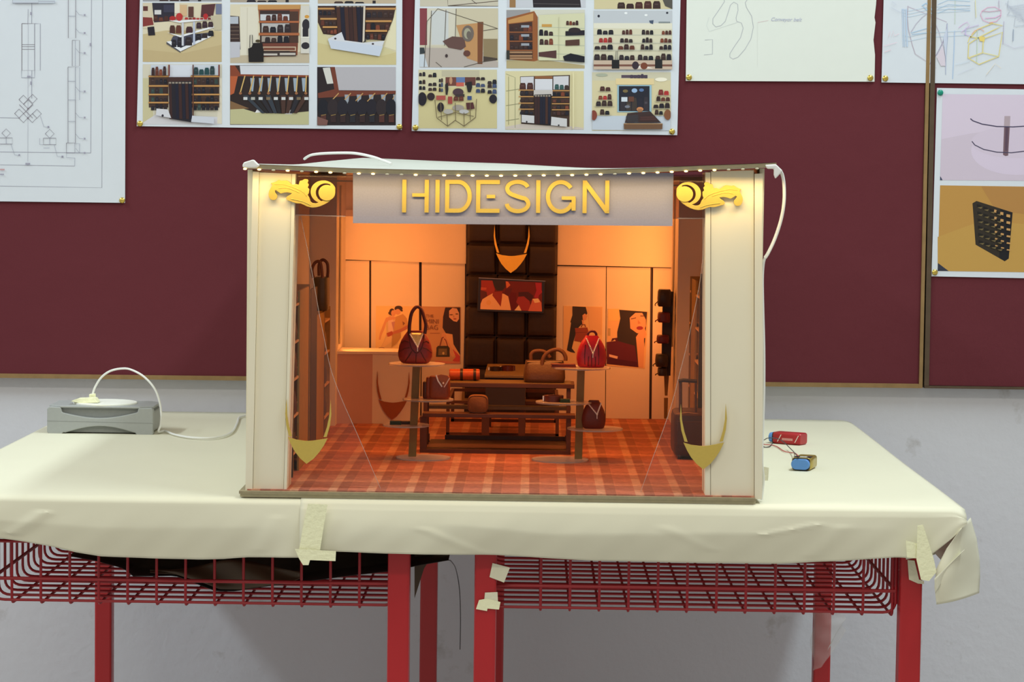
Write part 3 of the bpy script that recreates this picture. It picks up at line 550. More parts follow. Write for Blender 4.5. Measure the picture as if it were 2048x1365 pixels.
k.l([(190, 500), (200, 430), (230, 500), (250, 420), (270, 490), (330, 460)], 7, (234, 206, 218)); k.l([(120, 630), (300, 580)], 6, (234, 206, 222)); k.l([(130, 710), (220, 680)], 7, (232, 200, 212)); k.l([(1520, 1020), (1640, 870), (1720, 930)], 8, (228, 220, 208)); k.l([(1100, 880), (1200, 860), (1300, 830)], 6, (206, 218, 234)); k.l([(1130, 1010), (1350, 920)], 5, (210, 214, 232)); k.l([(230, 20), (290, 60), (220, 100), (350, 170)], 6, (200, 206, 224))
k.done('crayon_lines', s5)
pin(1770.5, 157, 'brass push pin at the lower corner of the crayon sketch')

s6 = sheet('photo_sheet', [(1874, 176), (2500, 186), (2500, 566), (1863, 553)], 'white sheet with a pink photo over an orange photo of a black lattice box', cat='photo sheet')
k = Ink(1850, 170, 6.826, YS); k.clip = (200, 125, 4000, 1330)
k.p([(240, 125), (4000, 160), (4000, 1360), (205, 1300)], (212, 200, 222)); k.p([(225, 740), (640, 660), (1000, 620), (4000, 640), (4000, 1360), (205, 1300)], (204, 192, 212)); k.e(1250, 900, 620, 330, (212, 200, 224), 40); k.e(1250, 780, 620, 220, (208, 196, 218), 40)
k.p([(1085, 425), (1165, 425), (1158, 575), (1078, 575)], (176, 160, 172)); k.p([(1080, 570), (1158, 570), (1135, 965), (1100, 972), (1065, 955)], (116, 92, 104)); k.p([(1100, 575), (1140, 575), (1125, 900), (1090, 900)], (92, 72, 90))
k.l([(620, 460), (655, 490), (780, 535), (980, 567), (1200, 574), (1400, 560), (2000, 480)], 14, (70, 66, 96)); k.l([(640, 770), (680, 820), (800, 880), (980, 918), (1180, 926), (1400, 900), (2000, 780)], 13, (74, 70, 98)); k.p([(208, 1245), (240, 1300), (205, 1300)], (60, 66, 96))
k.done('photograph', s6)['label'] = 'pink photo of two dark curves and a bar'
k = Ink(1860, 360, 6.826, YS); k.clip = (100, 70, 4000, 1330)
k.p([(138, 75), (4000, 130), (4000, 1300), (105, 1245)], (186, 142, 76)); k.p([(105, 780), (700, 560), (1500, 620), (4000, 500), (4000, 1300), (105, 1245)], (190, 150, 80)); k.p([(700, 90), (1400, 100), (1400, 480), (900, 420)], (176, 130, 74)); k.p([(108, 1135), (255, 1246), (103, 1244)], (52, 56, 72))
k.p([(580, 320), (635, 288), (1128, 445), (1075, 1075), (1020, 1112), (622, 885)], (50, 44, 38)); k.p([(960, 395), (1128, 445), (1075, 1075), (1020, 1112), (945, 1070)], (28, 28, 34))
for i in range(5):
    for j in range(6):
        u, v = i/5, j/6
        x = 640+u*440-v*(u*30-30); y0 = 330+u*150; h = 590-u*20; y = y0+v*h+u*10
        if i < 4: k.p([(x, y), (x+60, y+20), (x+58, y+66), (x+2, y+48)], (30, 28, 28)); k.p([(x+4, y+46), (x+58, y+66), (x+78, y+40)], (112, 98, 66))
        sx = 14+i*9
        if i > 1: k.p([(x+78-sx/2, y+10), (x+78+sx/2, y+18), (x+76+sx/2, y+58-j*5), (x+74-sx/2, y+46-j*4)], (196, 150, 96))
k.done('photograph', s6)['label'] = 'orange photo of a black lattice box'
pin(1880.5, 185.5, 'green push pin at the top corner of the pink photo sheet', M_green)
pin(1869.5, 545, 'brass push pin under the orange lattice photo')

# ------------------------------------------------------------------ desks
ZT = 0.75                     # paper covered table top
YF, YBK = 3.0, 4.105
FX = lambda px, Y: (px-1071.0)/FPX*Y
def desk(label, lx, rx, vx, lay):
    """lx, rx: leg centres in X; vx: X positions of the upright basket wires"""
    cx = (lx+rx)/2
    t = thing('desk', (cx, 3.5, 0), label, 'desk', 'red metal desks under the paper cover')
    for x in (lx, rx):
        for y in (3.03, 3.93):
            hw = 0.0137
            MB().box(x-hw, x+hw, y-hw, y+hw, 0, 0.725).build('leg', M_red, t, bevel=0.003)
    for x in (lx, rx): MB().box(x-0.0125, x+0.0125, 3.03, 3.93, 0.69, 0.7245).build('frame_rail', M_red, t, bevel=0.002)
    for y in (3.05, 3.93): MB().box(lx, rx, y-0.0125, y+0.0125, 0.695, 0.7242).build('frame_rail', M_red, t, bevel=0.002)
    MB().box(lx-0.025, rx+0.03, YF+0.004, YBK-0.01, 0.725, ZT-0.0022).build('table_top', M_top, t, bevel=0.003)
    # wire basket: square grid of bent wires
    zb, zt = 0.6125, 0.700
    yf, yb = 3.032, 3.90
    x0, x1 = (lx+0.017, rx-0.002) if lay == 0 else (lx+0.002, rx-0.017)
    r = 0.0018
    def arc(a, b, c, n=5):
        a, b, c = Vector(a), Vector(b), Vector(c)
        return [(1-q)**2*a+2*q*(1-q)*b+q*q*c for q in [i/n for i in range(n+1)]]
    rim = MB(); R0 = 0.02
    rim.tube([(x0, yf, zt-0.012), (x1, yf, zt-0.012)], 0.0023, 8); rim.tube([(x0, yf-0.0008, 0.641), (x1, yf-0.0008, 0.641)], 0.0023, 8)
    rim.tube([(x0, yb, zt-0.012), (x1, yb, zt-0.012)], 0.0023, 8)
    for x in (x0, x1):
        rim.tube([(x, yf, zt-0.012), (x, yb, zt-0.012)], 0.0023, 8); rim.tube([(x, yf, 0.641), (x, yb, 0.641)], 0.0023, 8)
        rim.tube([(x, yf, zt), (x, yf, zb+0.012)], 0.0022, 8)
    rim = rim.build('basket_rim', M_wire, t, smooth=True)
    # wires running front to back
    src = None
    for x in vx:
        if src is None:
            path = [(x, yf, zt)]+arc((x, yf, zb+0.008), (x, yf, zb-0.003), (x, yf+0.010, zb-0.003))+arc((x, yb-R0, zb-0.003), (x, yb, zb-0.003), (x, yb, zb+R0))+[(x, yb, zt)]
            src = MB().tube(path, r, 8).build('basket_wire', M_wire, rim, smooth=True); xs = x
        else: share(src, rim, (x-xs, 0, 0))
    # wires running side to side
    src = None; n = 24
    for i in range(n):
        y = yf+0.0008+i*0.0362
        if y > yb-0.01: break
        if src is None:
            q = 0.016
            path = [(x0, y, zt)]+arc((x0, y, zb+q), (x0, y, zb+0.0012), (x0+q, y, zb+0.0012))+arc((x1-q, y, zb+0.0012), (x1, y, zb+0.0012), (x1, y, zb+q))+[(x1, y, zt)]
            src = MB().tube(path, r, 8).build('basket_wire', M_wire, rim, smooth=True); ys = y
        else: share(src, rim, (0, y-ys, 0))
    return t
xl0, xl1 = FX(-44, 3.03), FX(807, 3.03)
xr0, xr1 = FX(981.5, 3.03), FX(1836, 3.03)
desk('red metal desk with a dark plastic sheet lying in its wire basket', xl0, xl1, [FX(785-58.6*i, 3.03) for i in range(1, 14)], 0)
desk('red metal desk with an empty wire basket and tape scraps on its leg', xr0, xr1, [FX(1802-59.1*i, 3.03) for i in range(0, 13)], 1)

# dark plastic sheet lying in the basket, drooping between the wires
prof = [(140, 1113), (190, 1122), (250, 1138), (262, 1153), (300, 1153), (350, 1152), (372, 1160), (400, 1171), (432, 1183), (470, 1183), (520, 1175), (560, 1170), (610, 1164), (700, 1152), (780, 1143), (840, 1131), (897, 1121)]
def bag_sheet(u, v):
    x = 140+u*757
    for (a, ya), (b, yb_) in zip(prof, prof[1:]):
        if a <= x <= b: y = ya+(yb_-ya)*(x-a)/(b-a); break
    p0 = P(x, y, 3.06)
    zt_ = 0.69
    z = p0[2]+0.004*math.sin(u*31+v*5)*v+(zt_-p0[2])*v*(1-0.25*math.sin(math.pi*u))*min(1, 0.3+u*4, 0.2+(1-u)*5)
    return (p0[0], 3.06+0.34*v+0.012*math.sin(u*17)*v, max(z, p0[2]) if u < 0.97 else p0[2]+0.001*v)
ps = thing('plastic_sheet', (FX(500, 3.06), 3.2, 0.62), 'crumpled black plastic sheet drooping in the wire basket under the table', 'plastic sheet')
MB().grid(bag_sheet, 60, 8).build('black_sheet', M_black, ps, smooth=True, solid=0.0008)
def brown_fold(u, v):
    pts = [(300, 1146), (350, 1149), (400, 1164), (440, 1179), (480, 1180), (530, 1173), (575, 1167), (600, 1158)]
    i = min(int(u*7), 6); f = u*7-i; x = pts[i][0]+(pts[i+1][0]-pts[i][0])*f; y = pts[i][1]+(pts[i+1][1]-pts[i][1])*f
    yt = 1126+6*math.sin(u*9)+(1-math.sin(math.pi*u))*14
    p = P(x, y+(yt-y)*v, 3.052+0.012*v+0.004*math.sin(u*14+v*4)); return p
MB().grid(brown_fold, 40, 8).build('brown_fold', M_brownsh, ps, smooth=True, solid=0.0006)
MB().slab([(829, 1100), (872, 1100), (848, 1138), (829, 1198)], 3.12, 0.002).build('hanging_corner', M_brownsh, ps)
tag(MB().tube([P(897, 1121, 3.07), P(903, 1124, 3.3), P(912, 1140, 3.9), P(919, 1180, 4.0), P(921, 1240, 4.02), P(920, 1300, 4.03)], 0.0007, 6, smooth=5).build('string', M_wk), 'thin dark string trailing from the point of the black plastic sheet', 'string')

# ------------------------------------------------------------------ paper cover, two overlapping sheets
def interp(tab, x):
    if x <= tab[0][0]: return tab[0][1]
    for (a, ya), (b, yb_) in zip(tab, tab[1:]):
        if x <= b: return ya+(yb_-ya)*(x-a)/(b-a)
    return tab[-1][1]
def cover(name, x0, x1, drop, zoff, label, rightend):
    YD = YF-0.012
    nu, nt_, na, nd = 130, 26, 6, 22
    t = thing(name, ((x0+x1)/2, 3.5, ZT), label, 'paper cover', 'paper covers on the desks')
    R = 0.0075
    def wob(x, d): return 0.0016*math.sin(x*13+1)*d+0.0008*math.sin(x*41+d*3)*d+0.0004*math.sin(x*120+d*9)*d
    def recede(px, q):
        am = interp([(-200, 0.012), (60, 0.012), (200, 0.016), (480, 0.012), (570, 0.0), (700, 0.0), (860, 0.004), (980, 0.015), (1100, 0.017), (1400, 0.020), (1650, 0.018), (1780, 0.004), (1830, 0.0)], px)
        st = interp([(0, 0.5), (400, 0.42), (860, 0.40), (900, 0.34), (1100, 0.50), (1400, 0.42), (1560, 0.40), (1640, 0.28), (1800, 0.34)], px)
        cr = 0.0
        for (ax, aq), (bx, bq), h in (((850, 0.42), (975, 0.98), 0.0016), ((560, 0.2), (520, 0.9), 0.001), ((1340, 0.3), (1440, 0.75), 0.0012), ((1540, 0.42), (1660, 0.2), 0.0018), ((90, 0.2), (20, 0.85), 0.0025), ((1700, 0.25), (1640, 0.9), 0.001)):
            t_ = (q-aq)/(bq-aq)
            if 0 <= t_ <= 1: cr += h*max(0.0, 1-abs(px-(ax+(bx-ax)*t_))/26.0)
        return am*max(0.0, q-st)-cr
    rows = []
    for j in range(nt_+1): rows.append(('t', j/nt_))
    for j in range(1, na+1): rows.append(('a', j/na))
    for j in range(1, nd+1): rows.append(('d', j/nd))
    vs = []
    for kind, q in rows:
        for i in range(nu+1):
            x = x0+(x1-x0)*i/nu
            px = 1071+x*FPX/2.985
            # right corner of the table is rounded over
            edge = max(0.0, x-(x1-0.02))/0.02 if rightend else 0.0
            cor = 0.006*edge*edge
            zb = P(px, interp(drop, px), YD)[2]
            lift = 0.0006*math.sin(x*37)*math.sin(q*9)
            if kind == 't':
                y = YBK+(YF+R-YBK)*q; z = ZT+zoff+lift-cor*0.6-(0.004 if j else 0)*0
            elif kind == 'a':
                a = q*math.pi/2; y = YF+R-(R+zoff)*math.sin(a)-0.012*q*q+0.0; z = ZT-R+(R+zoff)*math.cos(a)-cor
                y = YF+R-(R+0.0075)*math.sin(a)
            else:
                ztop = ZT-R; z = ztop+(zb-ztop)*q-cor*(1-q); y = YD+0.0045-zoff-0.004*q+wob(x, q)+recede(px, q)-0.004*math.sin(q*math.pi)*(0.6+0.4*math.sin(x*5+2))
            vs.append((x, y, z))
    n = nu+1
    fs = [(j*n+i, j*n+i+1, (j+1)*n+i+1, (j+1)*n+i) for j in range(len(rows)-1) for i in range(nu)]
    b = MB(); b.add(vs, fs); b.build('draped_sheet', M_cover, t, smooth=True, solid=0.0004)
    return t
dl = [(-300, 1060), (0, 1079), (50, 1086), (100, 1095), (150, 1107), (200, 1116), (300, 1120), (400, 1122), (450, 1121), (500, 1117), (590, 1116), (640, 1116)]
dr = [(596, 1099), (672, 1103), (780, 1108), (900, 1111), (1000, 1113), (1100, 1119), (1200, 1125), (1400, 1129), (1573, 1131), (1697, 1125), (1809, 1116), (1868, 1119), (1925, 1074), (1945, 1050)]
c1 = cover('table_paper', -0.766, FX(640, 2.985), dl, 0.0, 'cream paper cover under the grey box, tucked beneath its neighbour at a taped seam', False)
c2 = cover('table_paper', FX(605, 2.985), 0.535, dr, 0.0011, 'cream paper cover beneath the shop model and the batteries, with folded corner', True)
def side(u, v):        # drop of the covers at the outer ends
    return (0.5345-0.008*v, 3.03+u*1.06, ZT-0.005-0.08*v*(1-0.3*u))
MB().grid(side, 20, 6).build('side_drop', M_cover, c2, smooth=True, solid=0.0004)
MB().grid(lambda u, v: (-0.766+0.004*v, 3.02+u*1.07, ZT-0.06*v), 20, 5).build('side_drop', M_cover, c1, smooth=True, solid=0.0004)
def ear(u, v):         # loose ear of paper hanging from the corner
    rows = [((1921, 1060), (1941, 1036)), ((1893, 1098), (1953, 1078)), ((1872, 1140), (1959, 1120)), ((1869, 1175), (1960, 1155)), ((1873, 1210), (1958, 1187))]
    s = v*4; i = min(int(s), 3); f = s-i
    a = [rows[i][0][k]+(rows[i+1][0][k]-rows[i][0][k])*f for k in (0, 1)]; b = [rows[i][1][k]+(rows[i+1][1][k]-rows[i][1][k])*f for k in (0, 1)]
    x = a[0]+(b[0]-a[0])*u; y = a[1]+(b[1]-a[1])*u+5*math.sin(math.pi*u)*(v*0.6)
    return P(x, y, 2.985+0.075*u*u-0.012*math.sin(math.pi*u)*v+0.004*math.sin(v*6+u*4))
MB().grid(ear, 16, 24).build('hanging_ear', M_cover, c2, smooth=True, solid=0.0005)
MB().grid(lambda u, v: P(1869+u*60+v*(2-u*16), 1158-u*58+v*(30-u*18), 2.972+0.02*u+0.01*v*u), 10, 6).build('folded_ear', M_cover, c2, smooth=True, solid=0.0005)
def tuck(u, v): return P(1812+u*60-v*u*2, 1086+v*(34-6*u)-u*4, 2.996+0.012*u-0.004*v)
MB().grid(tuck, 8, 5).build('tucked_fold', M_cover, c2, smooth=True, solid=0.0005)

# masking tape
def tape(pts, Y, label, m=M_tape, t=0.0004, more=()):
    b = MB(); b.slab(pts, Y, t)
    for q, y in more: b.slab(q, y, t)
    return tag(b.build('tape_piece', m), label, 'tape', 'strips of masking tape')
YD = 2.9815
tape([(616, 1008), (655, 1010), (648, 1050), (640, 1102), (598, 1100), (606, 1055)], YD-0.0045, 'upright strip of masking tape along the seam of the paper cover')
tape([(590, 1099), (672, 1103), (671, 1123), (620, 1121), (617, 1131), (606, 1131), (598, 1118)], YD-0.0075, 'torn strip of masking tape along the lower end of the cover seam')
tape([(1835, 1052), (1846, 1050), (1868, 1120), (1873, 1145), (1858, 1163), (1842, 1160), (1833, 1120)], YD-0.008, 'long strip of masking tape at the folded corner of the cover')
tape([(1812, 1082), (1858, 1094), (1866, 1119), (1814, 1116)], YD-0.006, 'crosswise strip of masking tape at the folded corner of the cover')
tape([(1815, 1121), (1829, 1122), (1838, 1160), (1848, 1163), (1848, 1169), (1836, 1168), (1818, 1160)], 3.0145, 'torn tape end stuck on the top of the outer desk leg', M_tape2)
tape([(985, 1127), (1020, 1136), (1008, 1166), (979, 1155)], 3.0145, 'single tilted scrap of masking tape on the desk leg', M_tape2)
tape([(970, 1186), (995, 1185), (996, 1206), (968, 1207)], 3.0145, 'upper scrap of the overlapping tape pair on the desk leg', M_tape2)
tape([(958, 1201), (974, 1198), (1001, 1205), (998, 1220), (975, 1218), (974, 1223), (952, 1219)], 3.0138, 'lower scrap of the overlapping tape pair on the desk leg')

# clear film torn around the back leg
def film(u, v):
    top = 1226; bot = interp([(0, 1342), (0.35, 1336), (0.6, 1312), (1, 1262)], u)
    x = 1624+u*64-8*v*(1-u)*0+4*math.sin(v*9+u*5)
    return P(x, top+(bot-top)*v, 3.908-0.006*math.sin(u*3.1)-0.0018*math.sin(u*5+v*9)*math.sin(v*3)-0.0008*math.sin(u*9-v*15))
tag(MB().grid(film, 26, 26).build('plastic_film', M_film, smooth=True), 'torn clear film hanging around the back desk leg', 'plastic film')

# ------------------------------------------------------------------ grey box with the white plate
gx = thing('grey_box', G(200, 869, ZT), 'grey plastic box with arched recesses and a white round plate on top', 'box')
YG = 3.728
def ar(x0, x1, ya, ym, n=12): return [(x0+(x1-x0)*i/n, ya+(ym-ya)*math.sin(math.pi*i/n)) for i in range(n+1)]
MB().slab([(94, 818), (98, 814), (121, 815), (124, 825)]+ar(128, 271, 826.5, 837)+[(275, 825), (277, 817), (303, 817), (306, 821), (306, 870), (302, 872), (274, 872), (270, 866)]+ar(268, 130, 866, 853)+[(127, 865), (122, 869), (97, 868), (94, 865)], YG, 0.012).build('front_shell', M_grey, gx, bevel=0.0012)
MB().slab([(94, 842), (306, 847), (306, 847.8), (94, 842.8)], YG-0.0002, 0.001).build('seam_line', M_greyd, gx)
a0 = P(96, 868, YG); a1 = P(304, 871, YG); zt_ = P(200, 813, YG)[2]
MB().box(a0[0]+0.004, a1[0]-0.004, YG+0.007, YG+0.094, ZT+0.002, zt_-0.002).build('core', M_greyd, gx)
MB().box(a0[0], a1[0], YG+0.012, YG+0.096, ZT+0.003, zt_-0.008).build('side_shell', M_grey, gx, bevel=0.003)
tp = MB(); x0, x1 = a0[0]-0.001, a1[0]+0.001
tp.poly3([(x0+0.02, YG+0.001, zt_), (x0, YG+0.014, zt_), (x0, YG+0.085, zt_), (x0+0.016, YG+0.1, zt_), (x1-0.016, YG+0.1, zt_), (x1, YG+0.085, zt_), (x1, YG+0.014, zt_), (x1-0.02, YG+0.001, zt_)], (0, 0, -0.0035))
tp.build('lid', M_grey, gx, bevel=0.003)
pcx = FX(212, YG+0.05)
MB().disc((pcx, YG+0.05, zt_-0.0005), 0.049, 0.003, 48).build('round_plate', M_plate, gx, bevel=0.0008)
MB().slab([(142, 803), (156, 798), (190, 797), (196, 806), (160, 807)], YG+0.02, 0.02).build('tape_tab', M_tape, gx)
MB().slab([(178, 789), (190, 788), (190, 800), (178, 801)], YG+0.045, 0.008).build('plug', M_tape, gx, bevel=0.001)
pth = [P(185, 790, YG+0.05), P(190, 775, YG+0.05), P(203, 755, YG+0.048), P(222, 742, YG+0.045), P(247, 737.5, YG+0.04), P(265, 741, YG+0.035), P(288, 754, YG+0.03), P(308, 776, YG+0.025), P(318, 800, YG+0.022), P(322, 825, YG+0.02), P(321, 850, YG+0.012), G(317, 864, ZT+0.004), G(330, 862.5, ZT+0.003), G(350, 870, ZT+0.003), G(385, 876, ZT+0.003), G(430, 876, ZT+0.003), G(462, 866, ZT+0.003), G(474, 848, ZT+0.003), G(478, 836, ZT+0.003), G(490, 832, ZT+0.003)]
tag(MB().tube(pth, 0.00165, 8, smooth=6).build('white_cable', M_cable, smooth=True), 'white cable arching from the grey box and along the table', 'cable')

# ------------------------------------------------------------------ batteries
def battery(name, base, ang, m, label, endm, deco):
    """block battery lying on its flat side; base = centre of the clip end on the table"""
    t = thing(name, base, label, 'battery', 'block batteries on the table')
    ca, sa = math.cos(ang), math.sin(ang)
    def W(l, q, h): return (base[0]+ca*l-sa*q, base[1]+sa*l+ca*q, base[2]+h)
    hw, ht = 0.0132, 0.0175
    def rr(l, s=1.0, n=5):
        pts = []
        for cx, cz, a in ((hw-0.004, ht-0.004, 0), (-hw+0.004, ht-0.004, 90), (-hw+0.004, 0.004, 180), (hw-0.004, 0.004, 270)):
            for i in range(n):
                an = math.radians(a+90*i/(n-1)); pts.append(W(l, (cx+0.004*math.cos(an))*s, ht/2+(cz+0.004*math.sin(an)-ht/2)*s))
        return pts
    MB().rings([rr(0.0065, 0.94), rr(0.0075), rr(0.0505), rr(0.0515, 0.94)]).build('case', m, t, smooth=True)
    MB().rings([rr(0.0515, 0.93), rr(0.0522, 0.9)]).build('end_cap', endm, t)
    MB().rings([rr(0.0050, 0.93), rr(0.0066, 0.95)]).build('terminal_plate', M_batk, t)
    def st(l, s=1.0, n=10):
        pts = []
        for sg in (1, -1):
            for i in range(n+1):
                an = math.radians(-90+180*i/n) if sg > 0 else math.radians(90+180*i/n)
                pts.append(W(l, (sg*0.0062+0.0066*math.cos(an))*s, ht/2+0.0072*math.sin(an)*s))
        return pts
    MB().rings([st(-0.0012, 0.94), st(0.0, 1.0), st(0.0048, 1.0)]).build('snap_clip', M_blue, t, smooth=True)
    if deco:
        for l, w_ in ((0.014, 0.0012), (0.043, 0.0012)):
            MB().add([W(l+dl_, -hw-0.0002, h) for dl_, h in ((0, 0.0035), (w_, 0.0035), (0.006+w_, 0.0145), (0.006, 0.0145))], [(0, 1, 2, 3)]).build('printed_stripe', M_plate, t, recalc=False)
        MB().add([W(l, -hw-0.0002, h) for l, h in ((0.022, 0.006), (0.040, 0.006), (0.040, 0.0095), (0.022, 0.0095))], [(0, 1, 2, 3)]).build('printed_band', mat('pale_print', L((214, 150, 146)), 0.4, var=0.3, scale=900), t, recalc=False)
    else:
        MB().add([W(l, q, ht+0.0002) for l, q in ((0.009, -0.012), (0.03, -0.012), (0.024, 0.012), (0.009, 0.012))], [(0, 1, 2, 3)]).build('dark_label', M_batk, t, recalc=False)
        MB().add([W(l, q, ht+0.0003) for l, q in ((0.014, -0.006), (0.022, -0.006), (0.021, 0.004), (0.014, 0.004))], [(0, 1, 2, 3)]).build('pale_label', M_plate, t, recalc=False)
    return t
b1 = G(1545, 893-7, ZT+0.0012); e1 = G(1612, 893-2, ZT+0.0012)
battery('battery', (b1[0], b1[1], ZT+0.0016), math.atan2(e1[1]-b1[1], e1[0]-b1[0]), M_batr, 'red block battery with a blue snap clip, farther from the table edge', M_batr, True)
b2 = G(1600, 943, ZT+0.0012)
battery('battery', (b2[0], b2[1], ZT+0.0016), math.radians(72), M_batg, 'gold block battery with a blue snap clip, nearer the table edge', M_batk, False)
zw = ZT+0.0025
tag(MB().tube([(0.2815, 3.70, zw), G(1516, 888, zw), G(1530, 889.5, zw), G(1545, 891, zw), G(1556, 895, zw), G(1568, 903, zw), G(1580, 905.5, zw), G(1590, 907, zw), P(1596, 912, b2[1]-0.002)], 0.0007, 6, smooth=5).build('battery_lead', M_wr), 'thin red lead running from the model to the gold battery', 'wire')
tag(MB().tube([(0.2815, 3.73, zw+0.004), G(1516, 882, zw+0.004), P(1535, 877, 3.66), P(1550, 877, 3.655), P(1562, 881, 3.65), P(1572, 889, 3.62), G(1577, 894, zw+0.004), G(1588, 905, zw+0.006), P(1597, 916, b2[1]-0.002)], 0.0007, 6, smooth=5).build('battery_lead', M_wk), 'thin black lead looping over the red battery to the gold battery', 'wire')
tag(MB().tube([(0.2815, 3.68, zw), G(1516, 892, zw), G(1530, 895, zw), G(1540, 893, zw), P(1546, 885, b1[1]-0.004)], 0.0007, 6, smooth=5).build('battery_lead', M_wk), 'short black lead curling from the model to the red battery', 'wire')

# ------------------------------------------------------------------ the shop model: box
ZF = 0.7605                     # carpet
Y0, YI = 3.012, 3.985           # front face, face of the inner back wall
shop = thing('shop_model', (-0.037, 3.5, ZT+0.0013), 'cream foam board model of a bag shop with a grey sign, standing on the table', 'shop model')
MB().box(-0.3595, 0.2765, 3.003, 4.003, ZT+0.0013, ZT+0.0052).build('base_board', M_cardl, shop)
MB().box(-0.3605, 0.2760, 2.9995, 4.003, ZT+0.0056, ZF-0.0016).build('base_board', M_card, shop)
def carpet_mat():
    m = bpy.data.materials.new('plaid_carpet'); m.use_nodes = True; nt = m.node_tree; b = nt.nodes['Principled BSDF']; b.inputs['Roughness'].default_value = 0.8
    tc = nt.nodes.new('ShaderNodeTexCoord'); sp = nt.nodes.new('ShaderNodeSeparateXYZ'); nt.links.new(tc.outputs['Object'], sp.inputs[0])
    def mth(op, a, bb):
        n = nt.nodes.new('ShaderNodeMath'); n.operation = op
        for i, v in enumerate((a, bb)):
            if v is None: continue
            if isinstance(v, (int, float)): n.inputs[i].default_value = v
            else: nt.links.new(v, n.inputs[i])
        return n.outputs[0]
    def band(axis, period, off, lo, hi):
        f = mth('FRACT', mth('DIVIDE', mth('ADD', axis, off), period), None)
        return mth('MULTIPLY', mth('GREATER_THAN', f, lo), mth('LESS_THAN', f, hi))
    def mixc(fac, base, col, amt):
        mx = nt.nodes.new('ShaderNodeMix'); mx.data_type = 'RGBA'
        nt.links.new(mth('MULTIPLY', fac, amt), mx.inputs[0])
        if isinstance(base, tuple): mx.inputs[6].default_value = (*base, 1)
        else: nt.links.new(base, mx.inputs[6])
        mx.inputs[7].default_value = (*col, 1); return mx.outputs[2]
    x, y = sp.outputs[0], sp.outputs[1]
    c = mixc(band(x, 0.0475, 10.0, 0.26, 0.52), (0.44, 0.15, 0.095), (0.22, 0.08, 0.06), 0.60)
    c = mixc(band(x, 0.0475, 10.0, 0.02, 0.24), c, (0.62, 0.38, 0.24), 0.50)
    c = mixc(band(y, 0.115, 10.0, 0.05, 0.40), c, (0.28, 0.09, 0.06), 0.45)
    c = mixc(band(y, 0.115, 10.012, 0.55, 0.72), c, (0.76, 0.34, 0.18), 0.35)
    c = mixc(mth('MULTIPLY', band(x, 0.0475, 10.0, 0.56, 0.98), band(y, 0.0575, 10.0, 0.0, 0.5)), c, (0.34, 0.11, 0.08), 0.40)
    n = nt.nodes.new('ShaderNodeTexNoise'); n.inputs['Scale'].default_value = 160; n.inputs['Detail'].default_value = 3; nt.links.new(tc.outputs['Object'], n.inputs['Vector'])
    r = nt.nodes.new('ShaderNodeMapRange'); r.inputs['To Min'].default_value = 0.55; r.inputs['To Max'].default_value = 1.45; nt.links.new(n.outputs['Fac'], r.inputs['Value'])
    mx = nt.nodes.new('ShaderNodeMix'); mx.data_type = 'RGBA'; mx.blend_type = 'MULTIPLY'; mx.inputs[0].default_value = 1
    nt.links.new(c, mx.inputs[6]); nt.links.new(r.outputs[0], mx.inputs[7]); nt.links.new(mx.outputs[2], b.inputs['Base Color'])
    return m
MB().box(-0.351, 0.2755, 3.006, YI+0.004, ZF-0.0016, ZF).build('carpet', carpet_mat(), shop)

# walls
XL, XR = -0.349, 0.2755         # inner faces of the side walls
ZW = 1.150
MB().box(XL-0.006, XL, Y0+0.012, 4.0, ZF-0.001, 1.155).build('side_wall', M_foam, shop)
MB().box(XR, XR+0.006, Y0+0.012, 4.0, ZF-0.001, 1.1645).build('side_wall', M_foam, shop)
MB().box(XL-0.004, XR+0.004, YI+0.004, 4.0, ZF-0.001, ZW+0.006).build('back_wall', M_foamw, shop)
# full height corner cupboards at the back
XPL, XPR = -0.3075, 0.2225
MB().box(XL, XPL, 3.80, YI+0.004, ZF, ZW).build('corner_cupboard', M_foamw, shop)
MB().box(XPR, XR, 3.80, YI+0.004, ZF, ZW).build('corner_cupboard', M_foamw, shop)
# back wall boards
def board(pts, Y, t=0.006, m=M_foamw): return MB().slab(pts, Y, t).build('wall_board', m, shop)
board([(680, 420), (932, 420), (932, 528), (680, 519)], YI-0.006, 0.010)
board([(1112, 420), (1365, 420), (1362, 536), (1112, 530)], YI-0.006, 0.010)
for a, b, c, d in ((684, 738.5, 738, 682), (742.5, 838, 838, 742), (843.5, 930, 928, 843), (1112, 1212, 1210, 1112), (1213.5, 1301, 1298, 1211.5), (1306.5, 1362, 1356, 1303)):
    y0 = 521+(a-680)*0.018 if a < 1000 else 532.5+(a-1112)*0.02
    board([(a, y0), (b, y0+(b-a)*0.018), (c, 850), (d, 850)], YI-0.001, 0.006)
MB().slab([(684, 515), (1360, 528), (1352, 855), (680, 850)], YI+0.003, 0.003).build('dark_gap_liner', M_upr, shop)
# padded centre wall: 3 x 6 cushions
pad0 = MB().slab([(934, 430), (1116, 431), (1110, 770), (926, 768)], YI-0.012, 0.014).build('padded_backing', M_upr, shop)
proto = None
def cushion():
    def f(u, v):
        a, b2_ = u*2-1, v*2-1
        h = (1-abs(a)**6)*(1-abs(b2_)**6)
        return (a*0.0243, -0.009*h**0.45 if h > 0 else 0, b2_*0.0249)
    return MB().grid(f, 12, 12).build('cushion', M_pad, None, smooth=True, loc=(0, 0, 0))
cu = cushion(); first = True
for r_ in range(6):
    for c_ in range(3):
        px = 964.5+c_*60.8-r_*1.0; py = 486.5+r_*62.2-2+c_*1.2-31.0+2
        q = Vector(P(px, py, YI-0.012))-origin_of(pad0)
        o = cu if first else cu.copy()
        if not first: COL.objects.link(o)
        first = False
        o.parent = pad0; o.location = q
MB().slab([(925, 772), (1110, 774), (1108, 806), (923, 803)], YI-0.012, 0.014).build('brown_plinth', M_brownp, shop)

